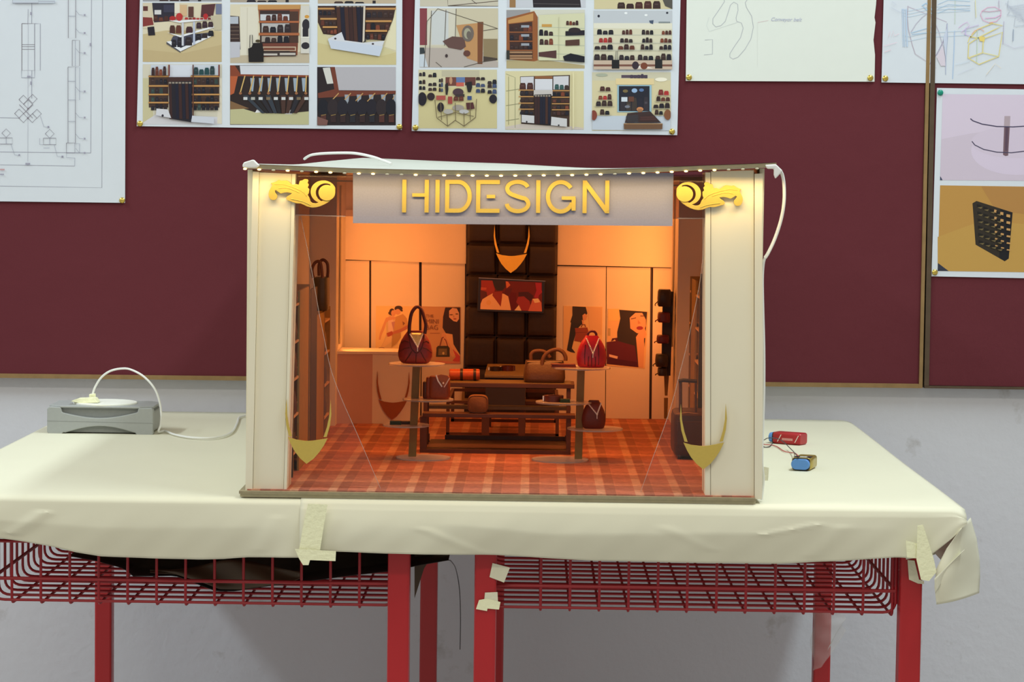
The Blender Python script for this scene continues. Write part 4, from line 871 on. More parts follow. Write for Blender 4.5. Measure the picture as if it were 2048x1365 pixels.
# front posts
def post(parts):
    for nm, pts, Y, t, m in parts: MB().slab(pts, Y, t).build(nm, m, shop)
post([('post_panel', [(519, 345), (583.5, 348), (567, 981), (506, 979)], Y0, 0.055, M_foam),
      ('post_panel', [(505.5, 343), (518, 344), (504.5, 984), (490.5, 984)], Y0-0.004, 0.05, M_foam),
      ('post_panel', [(584, 348), (591, 348), (573, 985), (567.5, 985)], Y0-0.002, 0.055, M_foam),
      ('post_seam', [(516, 346), (521, 346), (507.5, 982), (503, 982)], Y0+0.002, 0.02, M_seam),
      ('post_seam', [(582, 348), (586, 348), (570, 983), (566, 983)], Y0+0.002, 0.02, M_seam)])
post([('post_panel', [(1422, 343), (1507.5, 341), (1508, 998), (1421.5, 996)], Y0, 0.055, M_foam),
      ('post_panel', [(1411, 345), (1421, 345), (1420.5, 993), (1410, 993)], Y0-0.001, 0.055, M_foam),
      ('post_panel', [(1509.5, 348), (1526, 347), (1524, 450), (1526, 700), (1524, 999), (1509.5, 999)], Y0-0.004, 0.05, M_foam),
      ('post_seam', [(1506, 345), (1511, 345), (1511, 998), (1506, 998)], Y0+0.002, 0.02, M_seam),
      ('post_seam', [(1420, 345), (1423, 345), (1422.5, 996), (1419.5, 996)], Y0+0.002, 0.02, M_seam)])

# roof sheet, warped upwards
fe = [(485, 335), (560, 338), (700, 344), (850, 347.5), (1000, 349), (1150, 347.5), (1300, 343), (1400, 338.5), (1500, 335), (1553, 332.5)]
te = [(485, 331), (520, 331.5), (560, 329.5), (580, 323.5), (597, 315.5), (700, 318.5), (800, 322), (900, 325), (1000, 327.5), (1100, 332), (1200, 336), (1260, 338), (1400, 338), (1553, 336)]
YR0, YR1 = 2.994, 4.0
def roofp(u, v):
    px = 485+u*1068; py = interp(fe, px)-7.5
    a = P(px, py, YR0); X = a[0]
    px1 = 1071+X*FPX/YR1+3; b = P(px1, interp(te, 485+u*1068), YR1)
    e = v**0.8
    return (X, YR0+(YR1-YR0)*v, a[2]+(b[2]-a[2])*e)
nu, nv = 60, 12
top = [roofp(i/nu, j/nv) for j in range(nv+1) for i in range(nu+1)]
rf = MB(); rf.add(top, [(j*(nu+1)+i, j*(nu+1)+i+1, (j+1)*(nu+1)+i+1, (j+1)*(nu+1)+i) for j in range(nv) for i in range(nu)])
rf = rf.build('roof_sheet', M_roof, shop, smooth=True, recalc=False)
rb = MB(); edge = [Vector(roofp(i/nu, 0)) for i in range(nu+1)]
vs = []
for p in edge: vs += [(p.x, p.y+0.0006, p.z-0.0004), (p.x, p.y+0.0006, p.z-0.0046), (p.x, p.y+1.0, p.z-0.0006), (p.x, p.y+1.0, p.z-0.0050)]
rb.add(vs, [(4*i, 4*i+4, 4*i+5, 4*i+1) for i in range(nu)]+[(4*i+1, 4*i+5, 4*i+7, 4*i+3) for i in range(nu)]+[(4*i, 4*i+2, 4*i+6, 4*i+4) for i in range(nu)]+[(0, 1, 3, 2), (4*nu, 4*nu+2, 4*nu+3, 4*nu+1)])
rb.build('roof_board', M_card, shop)
# taped ends of the lamp strip
MB().slab([(484, 333), (487, 325), (500, 321), (506, 319), (514, 327), (520, 331), (513, 336), (488, 336)], 2.992, 0.012).build('strip_end_wrap', M_cable, shop, bevel=0.002)
MB().slab([(1530, 330), (1552, 328.5), (1566, 342), (1563, 345), (1551, 358), (1548, 350), (1548, 338), (1535, 338)], 2.992, 0.006).build('strip_end_wrap', M_cable, shop, bevel=0.0015)

# grey sign with gold letters
sign = MB().slab([(706, 346), (1347, 346), (1345, 452.5), (706, 446.5)], Y0+0.002, 0.005).build('sign_board', M_sign, shop)
MB().slab([(706, 431), (1345, 438), (1345, 452.6), (706, 446.6)], Y0+0.0005, 0.002).build('sign_hem', M_sign, shop)
SY = Y0-0.0008; SW = 8.2
def strokes(lst):
    b = MB()
    for si, (pts, wd) in enumerate(lst):
        n = len(pts); Lf, Rt = [], []
        for i, (x, y) in enumerate(pts):
            x0, y0 = pts[max(i-1, 0)]; x1, y1 = pts[min(i+1, n-1)]; d = math.hypot(x1-x0, y1-y0)
            nx, ny = -(y1-y0)/d*wd/2, (x1-x0)/d*wd/2; sx = (426-y)*0.012; sy = (x-1010)*0.004
            Lf.append((x+nx+sx, y+ny+sy)); Rt.append((x-nx+sx, y-ny+sy))
        b.slab(Lf+Rt[::-1], SY-0.0003*si, 0.003)
    b.build('letter', M_gold, sign)
def arcp(cx, cy, rx, ry, a0, a1, n=16): return [(cx+rx*math.cos(math.radians(a0+(a1-a0)*i/n)), cy+ry*math.sin(math.radians(a0+(a1-a0)*i/n))) for i in range(n+1)]
T0, T1 = 360.5, 426
strokes([([(808, T0), (808, T1)], SW), ([(853, T0), (853, T1)], SW), ([(824, 391), (853, 391)], 7)])
strokes([([(874.5, T0), (874.5, T1)], SW)])
strokes([([(894, T0), (894, T1)], SW), ([(894, T0+4), (916, T0+4)]+arcp(916, 393.2, 23, 28.8, -90, 90)+[(894, T1-4)], SW)])
strokes([([(956, T0), (956, T1)], SW), ([(956, T0+4), (999, T0+4)], SW), ([(956, T1-4), (999, T1-4)], SW), ([(973, 393.5), (990, 393.5)], 7)])
strokes([(arcp(1034.5, 377, 20.5, 13.2, -12, -180, 12)+arcp(1034.5, 377.5, 20.5, 14, 180, 110, 5)+[(1034, 393), (1045, 396.5)]+arcp(1035, 408, 21.5, 14.6, -50, 180, 16), SW)])
strokes([([(1076, T0), (1076, T1)], SW)])
strokes([(arcp(1121, 393.5, 25.5, 29.5, -38, -180, 14)+arcp(1121, 393.5, 25.5, 29.5, 180, 25, 14), SW), ([(1123, 396), (1150.5, 396)], 7), ([(1147, 396), (1147, 421)], SW)])
strokes([([(1169, T0), (1169, T1)], SW), ([(1214, T0), (1214, T1)], SW), ([(1169, T0+3), (1214, T1-3)], 9)])

# clear panels of the front
MB().slab([(591, 348), (706, 350), (706, 433), (589, 430)], Y0+0.012, 0.002).build('top_acrylic_panel', M_acrt, shop)
MB().slab([(1347, 350), (1411, 349), (1411, 437), (1346, 438)], Y0+0.012, 0.002).build('top_acrylic_panel', M_acrt, shop)
MB().slab([(589, 429), (691, 432), (691, 434), (589, 431)], Y0+0.011, 0.0025).build('acrylic_edge', M_acre, shop)
MB().slab([(1355, 436), (1411, 436), (1411, 438), (1355, 438)], Y0+0.011, 0.0025).build('acrylic_edge', M_acre, shop)
cl = [(601, 431), (611, 480), (624, 545), (637, 620), (649, 680), (662, 740), (684, 800), (715, 870), (745, 940), (764, 985)]
cr = [(1409, 440), (1405, 520), (1398, 575), (1386, 635), (1374, 690), (1360, 745), (1346, 800), (1330, 850), (1308, 910), (1280, 988)]
dense = lambda q: [(v.x, v.y) for v in crom([Vector((a, b, 0)) for a, b in q], 4)]
cl, cr = dense(cl), dense(cr)
pl_ = MB().slab(cl+[(571, 984), (589, 431)], Y0+0.020, 0.0018).build('curved_acrylic_pane', M_acr, shop)
pr_ = MB().slab(cr+[(1411, 990), (1413, 440)], Y0+0.020, 0.0018).build('curved_acrylic_pane', M_acr, shop)
MB().tube([P(x, y, Y0+0.0205) for x, y in cl], 0.0004, 6).build('pane_edge', M_acre, pl_)
MB().tube([P(x, y, Y0+0.0205) for x, y in cr], 0.0004, 6).build('pane_edge', M_acre, pr_)

# bag emblem: curved body with two straps
def emblem(cx, cy, wd, Y, m, par, rot=0.0, hs=1.0, t=0.0025, name='bag_emblem'):
    def tr(pts):
        o = []
        for x, y in pts:
            x, y = x*wd, y*wd*hs
            o.append((cx+x*math.cos(rot)-y*math.sin(rot), cy+x*math.sin(rot)+y*math.cos(rot)))
        return o
    b = MB()
    b.slab(tr([(-0.5, -0.03), (-0.3, 0.03), (-0.1, 0.055), (0.0, 0.06), (0.12, 0.05), (0.3, 0.02), (0.5, -0.02), (0.40, 0.18), (0.30, 0.33), (0.16, 0.50), (-0.02, 0.635), (-0.18, 0.50), (-0.32, 0.33), (-0.41, 0.17)]), Y, t)
    for s in (-1, 1):
        b.slab(tr([(s*0.555, -0.98), (s*0.58, -0.62), (s*0.55, -0.34), (s*0.475, -0.055), (s*0.395, -0.045), (s*0.475, -0.30), (s*0.53, -0.58)]), Y, t)
    return b.build(name, m, par)
emblem(615.5, 878, 79.5, Y0-0.006, M_gold, pl_, 0.02)
emblem(1407.5, 888, 81, Y0-0.006, M_gold, pr_, -0.01)
emblem(1023, 509, 62, YI-0.0225, M_goldw, shop, 0.01, 0.95, 0.003)

# scroll ornaments
LEAF = [(245, 300), (300, 287), (360, 268), (420, 228), (470, 242), (545, 240), (600, 238), (650, 262), (700, 312), (745, 338), (820, 320), (880, 338), (890, 300), (905, 248), (965, 236), (1015, 205), (1085, 212), (1102, 250), (1080, 300), (1112, 340), (1085, 400), (1122, 440), (1112, 520), (1085, 575), (1125, 640), (1150, 720), (1190, 752), (1260, 762), (1340, 745), (1430, 700), (1530, 700), (1610, 690), (1540, 745), (1460, 790), (1370, 830), (1270, 855), (1180, 860), (1080, 838), (1000, 800), (930, 768), (830, 765), (740, 735), (680, 712), (620, 690), (588, 650), (620, 600), (700, 560), (728, 535), (640, 512), (560, 518), (470, 540), (400, 490), (360, 460), (330, 480), (350, 520), (390, 580), (385, 640), (345, 685), (290, 692), (235, 670), (200, 610), (192, 550), (205, 480), (250, 400), (280, 350)]
def ornament(fn, name='scroll_ornament'):
    b = MB()
    b.slab([fn(x, y) for x, y in LEAF], Y0-0.0065, 0.004)
    ring = [(1440+290*math.cos(math.radians(a)), 500+262*math.sin(math.radians(a))) for a in range(100, 341, 12)]+[(1712, 470), (1700, 560)]
    inner = [(1490+222*math.cos(math.radians(a)), 520+212*math.sin(math.radians(a))) for a in range(300, 99, -12)]
    b.slab([fn(x, y) for x, y in ring+[(1650, 420), (1600, 360)]+inner], Y0-0.0062, 0.004)
    b.slab([fn(1520+190*math.cos(math.radians(a)), 522+180*math.sin(math.radians(a))) for a in range(0, 360, 12)], Y0-0.0075, 0.005)
    for q in ([(330, 330), (520, 330), (700, 380), (860, 430)], [(420, 420), (600, 410), (760, 460), (900, 520)], [(760, 400), (900, 460), (1000, 520), (1060, 600)], [(700, 660), (850, 690), (1000, 730), (1150, 800)]):
        b.tube([P(*fn(x, y), Y0-0.0066) for x, y in q], 0.0006, 6, smooth=4)
    return b.build(name, M_gold, shop, bevel=0.0005)
ornament(lambda x, y: (520+x/11.38, 340+y/11.38))
def orr(x, y):
    dx, dy = -(x-1520)/11.38, (y-522)/11.38; a = 0.085
    return (1369.5+dx*math.cos(a)-dy*math.sin(a), 388.5+dx*math.sin(a)+dy*math.cos(a))
ornament(orr)

# lamp strip under the roof edge
strip = thing('led_strip', P(1015, 346, 2.997), 'row of small warm lamps on a pale strip under the roof edge of the model', 'light strip')
sv = []
for i in range(61):
    px = 487+i*(1545-487)/60; a = P(px, interp(fe, px)-1.6, 2.9955); sv += [a, (a[0], a[1], a[2]-0.0022), (a[0], a[1]+0.008, a[2]), (a[0], a[1]+0.008, a[2]-0.0022)]
MB().add(sv, [f for i in range(60) for f in ((4*i, 4*i+4, 4*i+5, 4*i+1), (4*i+1, 4*i+5, 4*i+7, 4*i+3), (4*i, 4*i+2, 4*i+6, 4*i+4))]+[(0, 1, 3, 2), (240, 242, 243, 241)]).build('strip_tape', M_strip, strip)
off = {2, 4, 7, 10, 11, 13, 26, 34, 35, 36}
lsrc = {}
for i in range(37):
    px = 490+i*28.45+(0 if i < 2 else 0); lit = i not in off
    a = P(px, interp(fe, px)+3.0, 2.9945)
    if lit not in lsrc:
        lsrc[lit] = (MB().ball(a, 0.0024, 0.0020, 0.0012, 12, 6).build('lamp', M_led if lit else M_ledo, strip, smooth=True), a)
    else: share(lsrc[lit][0], strip, Vector(a)-Vector(lsrc[lit][1]))
lamp_area = area
xm = -0.03
lamp_area('front_strip_light', (xm, 2.985, 1.1475), (xm, 3.02, 1.0), 0.64, 0.006, 0.36, (1.0, 0.68, 0.24))
# lamp strips under the shop ceiling, one along each side and one along the back
ZL = 1.138
for nm, lx_, ly_, sx_, sy_ in (('ceiling', 0, 0, 0, 0),):
    cs = thing('ceiling_strip', (xm, 3.6, ZL), 'warm lamp strips under the ceiling inside the shop model', 'light strip')
    MB().box(-0.29, 0.215, 3.905, 3.913, ZL+0.003, ZL+0.005).build('strip_tape', M_strip, cs)
    MB().box(-0.29, 0.215, 3.405, 3.413, ZL+0.003, ZL+0.005).build('strip_tape', M_strip, cs)
lamp_area('shop_back_light', (xm, 3.83, ZL), (xm, 3.87, 0.7), 0.46, 0.05, 0.40, (1.0, 0.285, 0.055))
for nm_, x_, s_, y_ in (('corner_strip_light_a', XPL+0.004, 1, 3.86), ('corner_strip_light_b', XPR-0.004, -1, 3.90)):
    lamp_area(nm_, (x_, y_, 1.01), None, 0.25, 0.012, 0.36, (1.0, 0.285, 0.055), (0, -90*s_, 18*s_))
    MB().box(*sorted((x_-0.0035*s_, x_-0.0015*s_)), y_-0.007, y_+0.007, 0.885, 1.135).build('strip_tape', M_strip, cs)
lamp_area('shop_front_light', (xm, 3.40, ZL), (xm, 3.40, 0.7), 0.36, 0.06, 1.35, (1.0, 0.32, 0.075)).data.spread = math.radians(150)

# white leads of the strip
tag(MB().tube([P(609, 318, 3.30), P(616, 313, 3.28), P(626, 309.5, 3.27), P(650, 307, 3.26), P(690, 306, 3.24), P(715, 307.5, 3.22), P(745, 314, 3.20), P(768, 322, 3.17), P(783, 328, 3.15)], 0.0018, 8, smooth=5).build('roof_cable', M_cable, smooth=True), 'white cable bowed over the roof of the shop model', 'cable')
hc = thing('hanging_cable', P(1527, 1000, 3.02), 'white flat cable looping down the outer side of the shop model', 'cable')
MB().tube([P(1557, 338, 2.998), P(1564, 348, 3.0), P(1568, 370, 3.0), P(1568, 405, 3.0), P(1562, 440, 3.005), P(1550, 477, 3.01), P(1537, 505, 3.012), P(1530, 516, 3.013)], 0.0029, 10, flat=0.6, smooth=5).build('sleeve', M_cable, hc, smooth=True)
MB().tube([P(1531, 514, 3.013), P(1527, 528, 3.014), P(1525, 560, 3.016), P(1526, 620, 3.018), P(1528, 700, 3.018), P(1528, 780, 3.02), P(1526, 850, 3.02), P(1524, 920, 3.02), P(1527, 960, 3.03), P(1523, 1000, 3.03)], 0.0016, 8, smooth=5).build('lead', M_cable, hc, smooth=True)
tag(MB().slab([(1526, 934), (1538, 936), (1536, 962), (1525, 962)], 3.05, 0.0005).build('tape_piece', M_tape2), 'small tape piece at the foot of the model beside the hanging cable', 'tape', 'strips of masking tape')

# ------------------------------------------------------------------ inside the shop: posters and screen
YP = YI-0.0015
def poster(pts, label, fn, ox, oy, sc, base, Y=YP):
    t = thing('poster', P(sum(p[0] for p in pts)/4, max(p[1] for p in pts), Y), label, 'poster', 'posters on the back wall of the model')
    MB().slab(pts, Y, 0.0005).build('poster_paper', mat('poster_'+str(len(_mats)), SH(base), 0.6, var=0.03), t)
    k = Ink(ox, oy, sc, Y, SH, 0.000022)
    xs = [(p[0]-ox)*sc for p in pts]; ys = [(p[1]-oy)*sc for p in pts]; k.clip = (min(xs), min(ys), max(xs), max(ys))
    fn(k); k.done('printed_picture', t); return t
SK = (206, 116, 70); SKD = (178, 84, 54)
def q1(k):
    k.p([(290, 440), (360, 380), (470, 400), (640, 380), (700, 520), (560, 700), (500, 900), (380, 990), (180, 985), (240, 870), (300, 700)], (206, 136, 82))
    k.e(400, 315, 52, 66, (70, 40, 30)); k.e(425, 335, 42, 56, SK); k.e(520, 250, 74, 52, (62, 36, 28)); k.e(505, 310, 52, 52, SK); k.p([(560, 240), (600, 290), (580, 310), (545, 280)], (64, 36, 28)); k.p([(330, 330), (370, 280), (380, 340), (350, 370)], (74, 42, 30))
    k.p([(290, 420), (380, 390), (490, 410), (470, 440), (380, 470), (300, 500), (260, 620), (210, 740), (190, 820), (160, 815), (180, 700), (240, 540)], SK); k.p([(330, 470), (420, 450), (440, 600), (400, 700), (330, 660)], (216, 142, 104)); k.p([(390, 500), (470, 480), (460, 660), (430, 660)], (180, 102, 84))
    k.p([(470, 400), (600, 350), (670, 430), (690, 560), (620, 600), (520, 680), (430, 670), (450, 520)], (190, 112, 58)); k.p([(590, 480), (640, 520), (600, 560)], (128, 66, 40)); k.p([(700, 540), (680, 620), (540, 690), (380, 770), (310, 760), (300, 700), (420, 670), (560, 620)], SKD); k.p([(300, 700), (400, 660), (420, 720), (340, 765)], (168, 62, 42))
    k.p([(410, 720), (560, 690), (560, 780), (470, 900), (390, 960), (400, 830)], (174, 104, 52)); k.p([(300, 780), (400, 740), (390, 860), (240, 960), (200, 960)], (216, 140, 84)); k.e(210, 970, 54, 16, (150, 86, 60)); k.e(210, 976, 40, 12, (206, 134, 80))
poster([(752, 612), (838, 613), (838, 712), (751, 712)], 'poster of an embracing couple in pale clothes, above the counter', q1, 740, 590, 9.1, (224, 148, 84))
def q2(k):
    k.r(930, 215, 1640, 1260, (190, 112, 66)); k.p([(1330, 700), (1500, 700), (1640, 950), (1640, 1110), (1480, 1100), (1400, 860)], (214, 126, 72))
    k.p([(1370, 230), (1640, 230), (1640, 1100), (1520, 900), (1500, 720), (1380, 700), (1320, 600), (1330, 400)], (58, 32, 28)); k.p([(1440, 290), (1500, 240), (1580, 250), (1620, 330), (1620, 440), (1580, 495), (1520, 480), (1440, 410)], (214, 126, 80)); k.e(1478, 365, 34, 10, (100, 50, 36)); k.e(1580, 350, 28, 10, (100, 50, 36)); k.e(1545, 440, 30, 12, (164, 52, 42)); k.p([(1520, 350), (1540, 410), (1510, 415)], (192, 102, 64))
    k.p([(1310, 700), (1370, 690), (1400, 800), (1480, 960), (1540, 1120), (1500, 1140), (1420, 1000), (1360, 870), (1300, 760)], SK); k.p([(1500, 980), (1640, 1120), (1630, 1250), (1500, 1200), (1560, 1130)], (190, 58, 48))
    k.l([(1270, 940), (1310, 790), (1340, 770)], 22, (120, 52, 36)); k.l([(1410, 930), (1380, 830), (1350, 800)], 20, (128, 58, 40)); k.p([(1210, 960), (1240, 930), (1420, 930), (1450, 970), (1450, 1130), (1200, 1130)], (62, 42, 26)); k.p([(1250, 980), (1400, 980), (1400, 1100), (1240, 1100)], (112, 72, 40)); k.e(1335, 1065, 20, 24, (190, 130, 70)); k.p([(1180, 1200), (1640, 1220), (1640, 1255), (1180, 1255)], (200, 96, 64))
    k.l([(1090, 700), (1270, 700)], 12, (150, 78, 50))
p2 = poster([(843.5, 613), (922, 615), (920, 728), (843, 727)], 'poster of a long haired person holding a small dark handbag, beside padded wall', q2, 740, 590, 9.1, (194, 116, 68))
M_ptx = mat('poster_text', SH((130, 66, 44)), 0.6, var=0)
for s_, y_ in (('THE', 635.5), ('MINI', 647.5), ('BAG', 659.5)): text_mesh('lettering', s_, 851, y_, 9.0 if s_ == 'THE' else 13.0, YP, M_ptx, p2, 0.0011)
def q3(k):
    k.p([(520, 195), (745, 210), (745, 650), (560, 600)], (212, 134, 82)); k.p([(280, 185), (495, 195), (520, 300), (470, 370), (440, 480), (300, 470), (245, 440), (280, 330)], (58, 38, 30)); k.p([(260, 440), (440, 460), (350, 560), (300, 740), (270, 860), (320, 920), (320, 935), (250, 920), (190, 890), (225, 700)], (52, 36, 30)); k.p([(440, 330), (480, 300), (520, 340), (500, 400), (450, 420)], SK); k.p([(430, 400), (460, 420), (470, 480), (440, 470)], SK)
    k.l([(420, 520), (440, 480), (480, 480), (490, 520)], 16, (112, 44, 30)); k.p([(320, 535), (520, 525), (550, 640), (530, 740), (420, 760), (310, 740), (330, 620)], (142, 54, 34)); k.l([(330, 610), (540, 600)], 8, (110, 40, 28)); k.p([(410, 755), (470, 750), (440, 810)], (70, 38, 30))
poster([(1127, 612), (1205, 614), (1204, 736), (1126, 734)], 'poster of a dark suited person carrying a brown briefcase', q3, 1110, 590, 8.03, (220, 142, 84))
def q4(k):
    k.r(850, 225, 1040, 420, (222, 148, 80)); k.r(850, 540, 890, 660, (180, 120, 70)); k.p([(1030, 240), (1480, 275), (1460, 560), (1380, 1165), (1320, 1160), (1000, 780), (1000, 600), (1050, 380)], (54, 34, 28)); k.p([(1200, 370), (1290, 290), (1400, 290), (1460, 400), (1460, 500), (1420, 600), (1320, 620), (1210, 540)], (216, 124, 76)); k.l([(1220, 390), (1300, 370)], 14, (100, 50, 36)); k.l([(1370, 340), (1430, 340)], 14, (100, 50, 36)); k.e(1362, 535, 54, 30, (150, 40, 44)); k.p([(1330, 400), (1380, 460), (1330, 470)], (196, 100, 62)); k.p([(1420, 280), (1480, 285), (1470, 420), (1430, 340)], (50, 32, 28))
    k.p([(1340, 620), (1440, 520), (1470, 640), (1430, 720), (1430, 900), (1420, 1170), (1340, 1160), (1320, 900), (1300, 680)], (214, 122, 74)); k.p([(830, 760), (1000, 740), (1280, 820), (1340, 1165), (830, 1110)], (92, 26, 32)); k.p([(900, 750), (920, 700), (1000, 690), (1010, 745), (980, 745), (960, 715), (930, 740)], (84, 26, 30)); k.p([(870, 955), (1010, 990), (1000, 1030), (870, 995)], (220, 140, 100)); k.p([(840, 1010), (1320, 1080), (1330, 1160), (830, 1110)], (74, 20, 28)); k.p([(1430, 700), (1450, 690), (1440, 840)], (60, 34, 30))
poster([(1216, 618), (1297, 624), (1290, 738), (1213, 732)], 'tilted poster of a person resting chin on hand behind a maroon bag', q4, 1110, 590, 8.03, (224, 142, 84))

YV = YI-0.0265
tv = thing('television', P(1022, 628, YV), 'flat black television showing two people in white shirts, on the padded wall', 'television')
MB().slab([(956.5, 556), (1090.5, 563), (1088, 628), (954, 623)], YV, 0.006).build('frame', mat('tv_frame', SH((40, 24, 18)), 0.3, var=0), tv, bevel=0.0008)
MB().slab([(957.5, 555.6), (1091, 562.4), (1091, 563.4), (957.5, 556.8)], YV-0.0004, 0.003).build('bright_rim', mat('tv_rim', SH((150, 110, 90)), 0.3, 0.3, var=0), tv)
k = Ink(940, 545, 12.05, YV, SH, 0.00002); k.clip = (245, 180, 1740, 945)
k.p([(270, 190), (1735, 240), (1735, 945), (245, 890)], (104, 28, 22)); k.p([(270, 190), (540, 200), (600, 420), (560, 560), (270, 700)], (150, 42, 30)); k.p([(250, 430), (400, 470), (420, 600), (250, 760)], (92, 34, 28)); k.p([(265, 360), (400, 370), (390, 420), (260, 430)], (180, 64, 40)); k.p([(540, 195), (860, 200), (850, 360), (780, 440), (640, 440), (580, 330)], (54, 34, 30)); k.p([(860, 215), (920, 230), (975, 310), (930, 350), (880, 390)], (196, 82, 44)); k.p([(870, 400), (1020, 380), (980, 520), (900, 560), (820, 500)], (88, 26, 24))
k.p([(250, 890), (255, 760), (300, 650), (430, 570), (560, 500), (700, 500), (820, 520), (920, 580), (960, 760), (990, 915)], (232, 138, 84)); k.p([(560, 470), (780, 460), (770, 620), (740, 830), (640, 690), (540, 560)], (140, 40, 26)); k.e(450, 730, 60, 60, (222, 130, 70)); k.p([(1570, 250), (1720, 260), (1720, 420), (1750, 480), (1660, 560), (1650, 640), (1540, 610), (1600, 440)], (156, 34, 40))
k.p([(1170, 480), (1400, 470), (1520, 560), (1500, 680), (1420, 690), (1320, 600), (1170, 590)], (70, 26, 26)); k.p([(1160, 590), (1300, 580), (1430, 690), (1460, 800), (1420, 930), (1240, 920), (1170, 790), (1110, 720)], (146, 40, 34)); k.p([(1070, 918), (1175, 790), (1240, 925)], (228, 150, 96)); k.p([(1500, 640), (1650, 630), (1720, 730), (1735, 945), (1400, 935), (1480, 740)], (196, 84, 58)); k.p([(1510, 640), (1640, 630), (1690, 720), (1560, 740)], (226, 150, 96)); k.p([(980, 480), (1110, 500), (1110, 760), (1070, 915), (990, 915), (950, 640)], (96, 20, 20))
k.done('screen_picture', tv)

# ------------------------------------------------------------------ counter
YC = 3.845
zc = P(760, 705, YC)[2]
xc0, xc1, xcm = FX(655, YC), FX(838, YC), FX(749, YC)
ct = thing('counter', ((xc0+xc1)/2, YC+0.05, ZF), 'cream sales counter with a copper bag emblem, in the shop corner', 'counter')
MB().box(xcm, xc1, YC, YC+0.008, ZF, zc-0.003).build('front_panel', M_foamw, ct)
MB().poly3([(xc0-0.002, YC-0.012, ZF), (xcm, YC, ZF), (xcm, YC, zc-0.003), (xc0-0.002, YC-0.012, zc-0.003)], (0, 0.008, 0)).build('angled_panel', mat('shaded_board', SH((196, 118, 84)), 0.7, var=0.05), ct)  # shade on this panel is painted in as a darker rosy tone
MB().box(xc1-0.006, xc1, YC, YI-0.008, ZF, zc-0.003).build('end_panel', M_foamw, ct)
MB().poly3([(xc0, YC-0.0135, zc-0.003), (xcm, YC-0.002, zc-0.003), (xc1, YC-0.002, zc-0.003), (xc1, YC+0.07, zc-0.003), (xc0, YC+0.09, zc-0.003)], (0, 0, 0.004)).build('counter_top', M_foamw, ct)
emblem(785.5, 802.5, 57, YC-0.0027, M_copper, ct, 0.02, 1.05, 0.0025)

# ------------------------------------------------------------------ tables in the middle
YT = 3.438
def wp(px0, px1, py, Y, d, th, m, t, nm, py1=None):
    """plank: front top edge at picture points px0..px1 / py, depth d, thickness th"""
    a = P(px0, py, Y); b = P(px1, py if py1 is None else py1, Y); z = (a[2]+b[2])/2
    return MB().box(a[0], b[0], Y, Y+d, z-th, z).build(nm, m, t, bevel=0.0006)
low = thing('display_bench', (FX(998, YT), YT+0.08, ZF), 'long low walnut bench with a bottom shelf, in front of the taller display table', 'display bench')
wp(845, 1151, 826.5, YT, 0.030, 0.0055, M_walnut, low, 'top_plank', 831.5)
zl = P(998, 829, YT)[2]
for a, b in ((846, 859), (1140.5, 1149)):
    MB().box(FX(a, YT)-0.0004, FX(b, YT), YT+0.001, YT+0.010, ZF, zl-0.005).build('leg', M_walnut, low)
    MB().box(FX(a, YT)-0.0004, FX(b, YT)-0.002, YT+0.146, YT+0.155, ZF, ZF+0.012).build('leg', M_walnut, low)
xa, xb = FX(845.5, YT), FX(1147, YT)
MB().box(xa, xb, YT, YT+0.006, ZF, ZF+0.0055).build('front_rail', M_walnut, low)
MB().box(xa+0.009, xb-0.003, YT+0.006, YT+0.150, ZF, ZF+0.004).build('bottom_shelf', M_walnut, low)
MB().box(xa+0.03, xb-0.003, YT+0.150, YT+0.156, ZF, ZF+0.010).build('back_rail', M_walnut, low)

YT2 = 3.500
tall = thing('display_table', (FX(1000, YT2), YT2+0.1, ZF), 'taller walnut display table carrying the tote bag and the orange roll bag', 'display table')
wp(851, 1149, 764.5, YT2, 0.060, 0.0062, M_walnut, tall, 'top_plank', 770.5)
ztt = P(1000, 767.5, YT2)[2]
MB().box(FX(851, YT2)+0.001, FX(1149, YT2)-0.001, YT2+0.001, YT2+0.0595, ztt-0.0002, ztt+0.0006).build('top_veneer', M_walnutl, tall)
for a, b in ((852, 860), (1140, 1147.5)):
    for dy in (0.002, 0.052): MB().box(FX(a, YT2), FX(b, YT2), YT2+dy, YT2+dy+0.006, ZF, ztt-0.006).build('leg', M_walnut, tall)
a = P(860, 809.5, YT2+0.03); b = P(1140, 815.5, YT2+0.03)
MB().box(a[0]-0.001, b[0]+0.001, YT2+0.02, YT2+0.045, (a[2]+b[2])/2-0.0045, (a[2]+b[2])/2).build('shelf_rail', M_walnutl, tall)

YB3 = 3.68
back = thing('display_bench', (FX(1011, YB3), YB3+0.1, ZF), 'small open framed walnut bench standing farthest back under the plinth', 'display bench')
xa, xb = FX(898, YB3), FX(1124.5, YB3); z3 = P(920, 802, YB3)[2]
for y in (YB3, YB3+0.215):
    MB().box(xa, xb, y, y+0.006, z3-0.0045, z3).build('top_rail', M_walnut, back)
    MB().box(xa, xb, y, y+0.005, ZF, ZF+0.0045).build('bottom_rail', M_walnut, back)
    for x in (xa, xb-0.005): MB().box(x, x+0.005, y, y+0.006, ZF, z3-0.004).build('leg', M_walnut, back)
for x in (xa, xb-0.005): MB().box(x, x+0.005, YB3+0.006, YB3+0.215, z3-0.004, z3).build('top_rail', M_walnut, back)

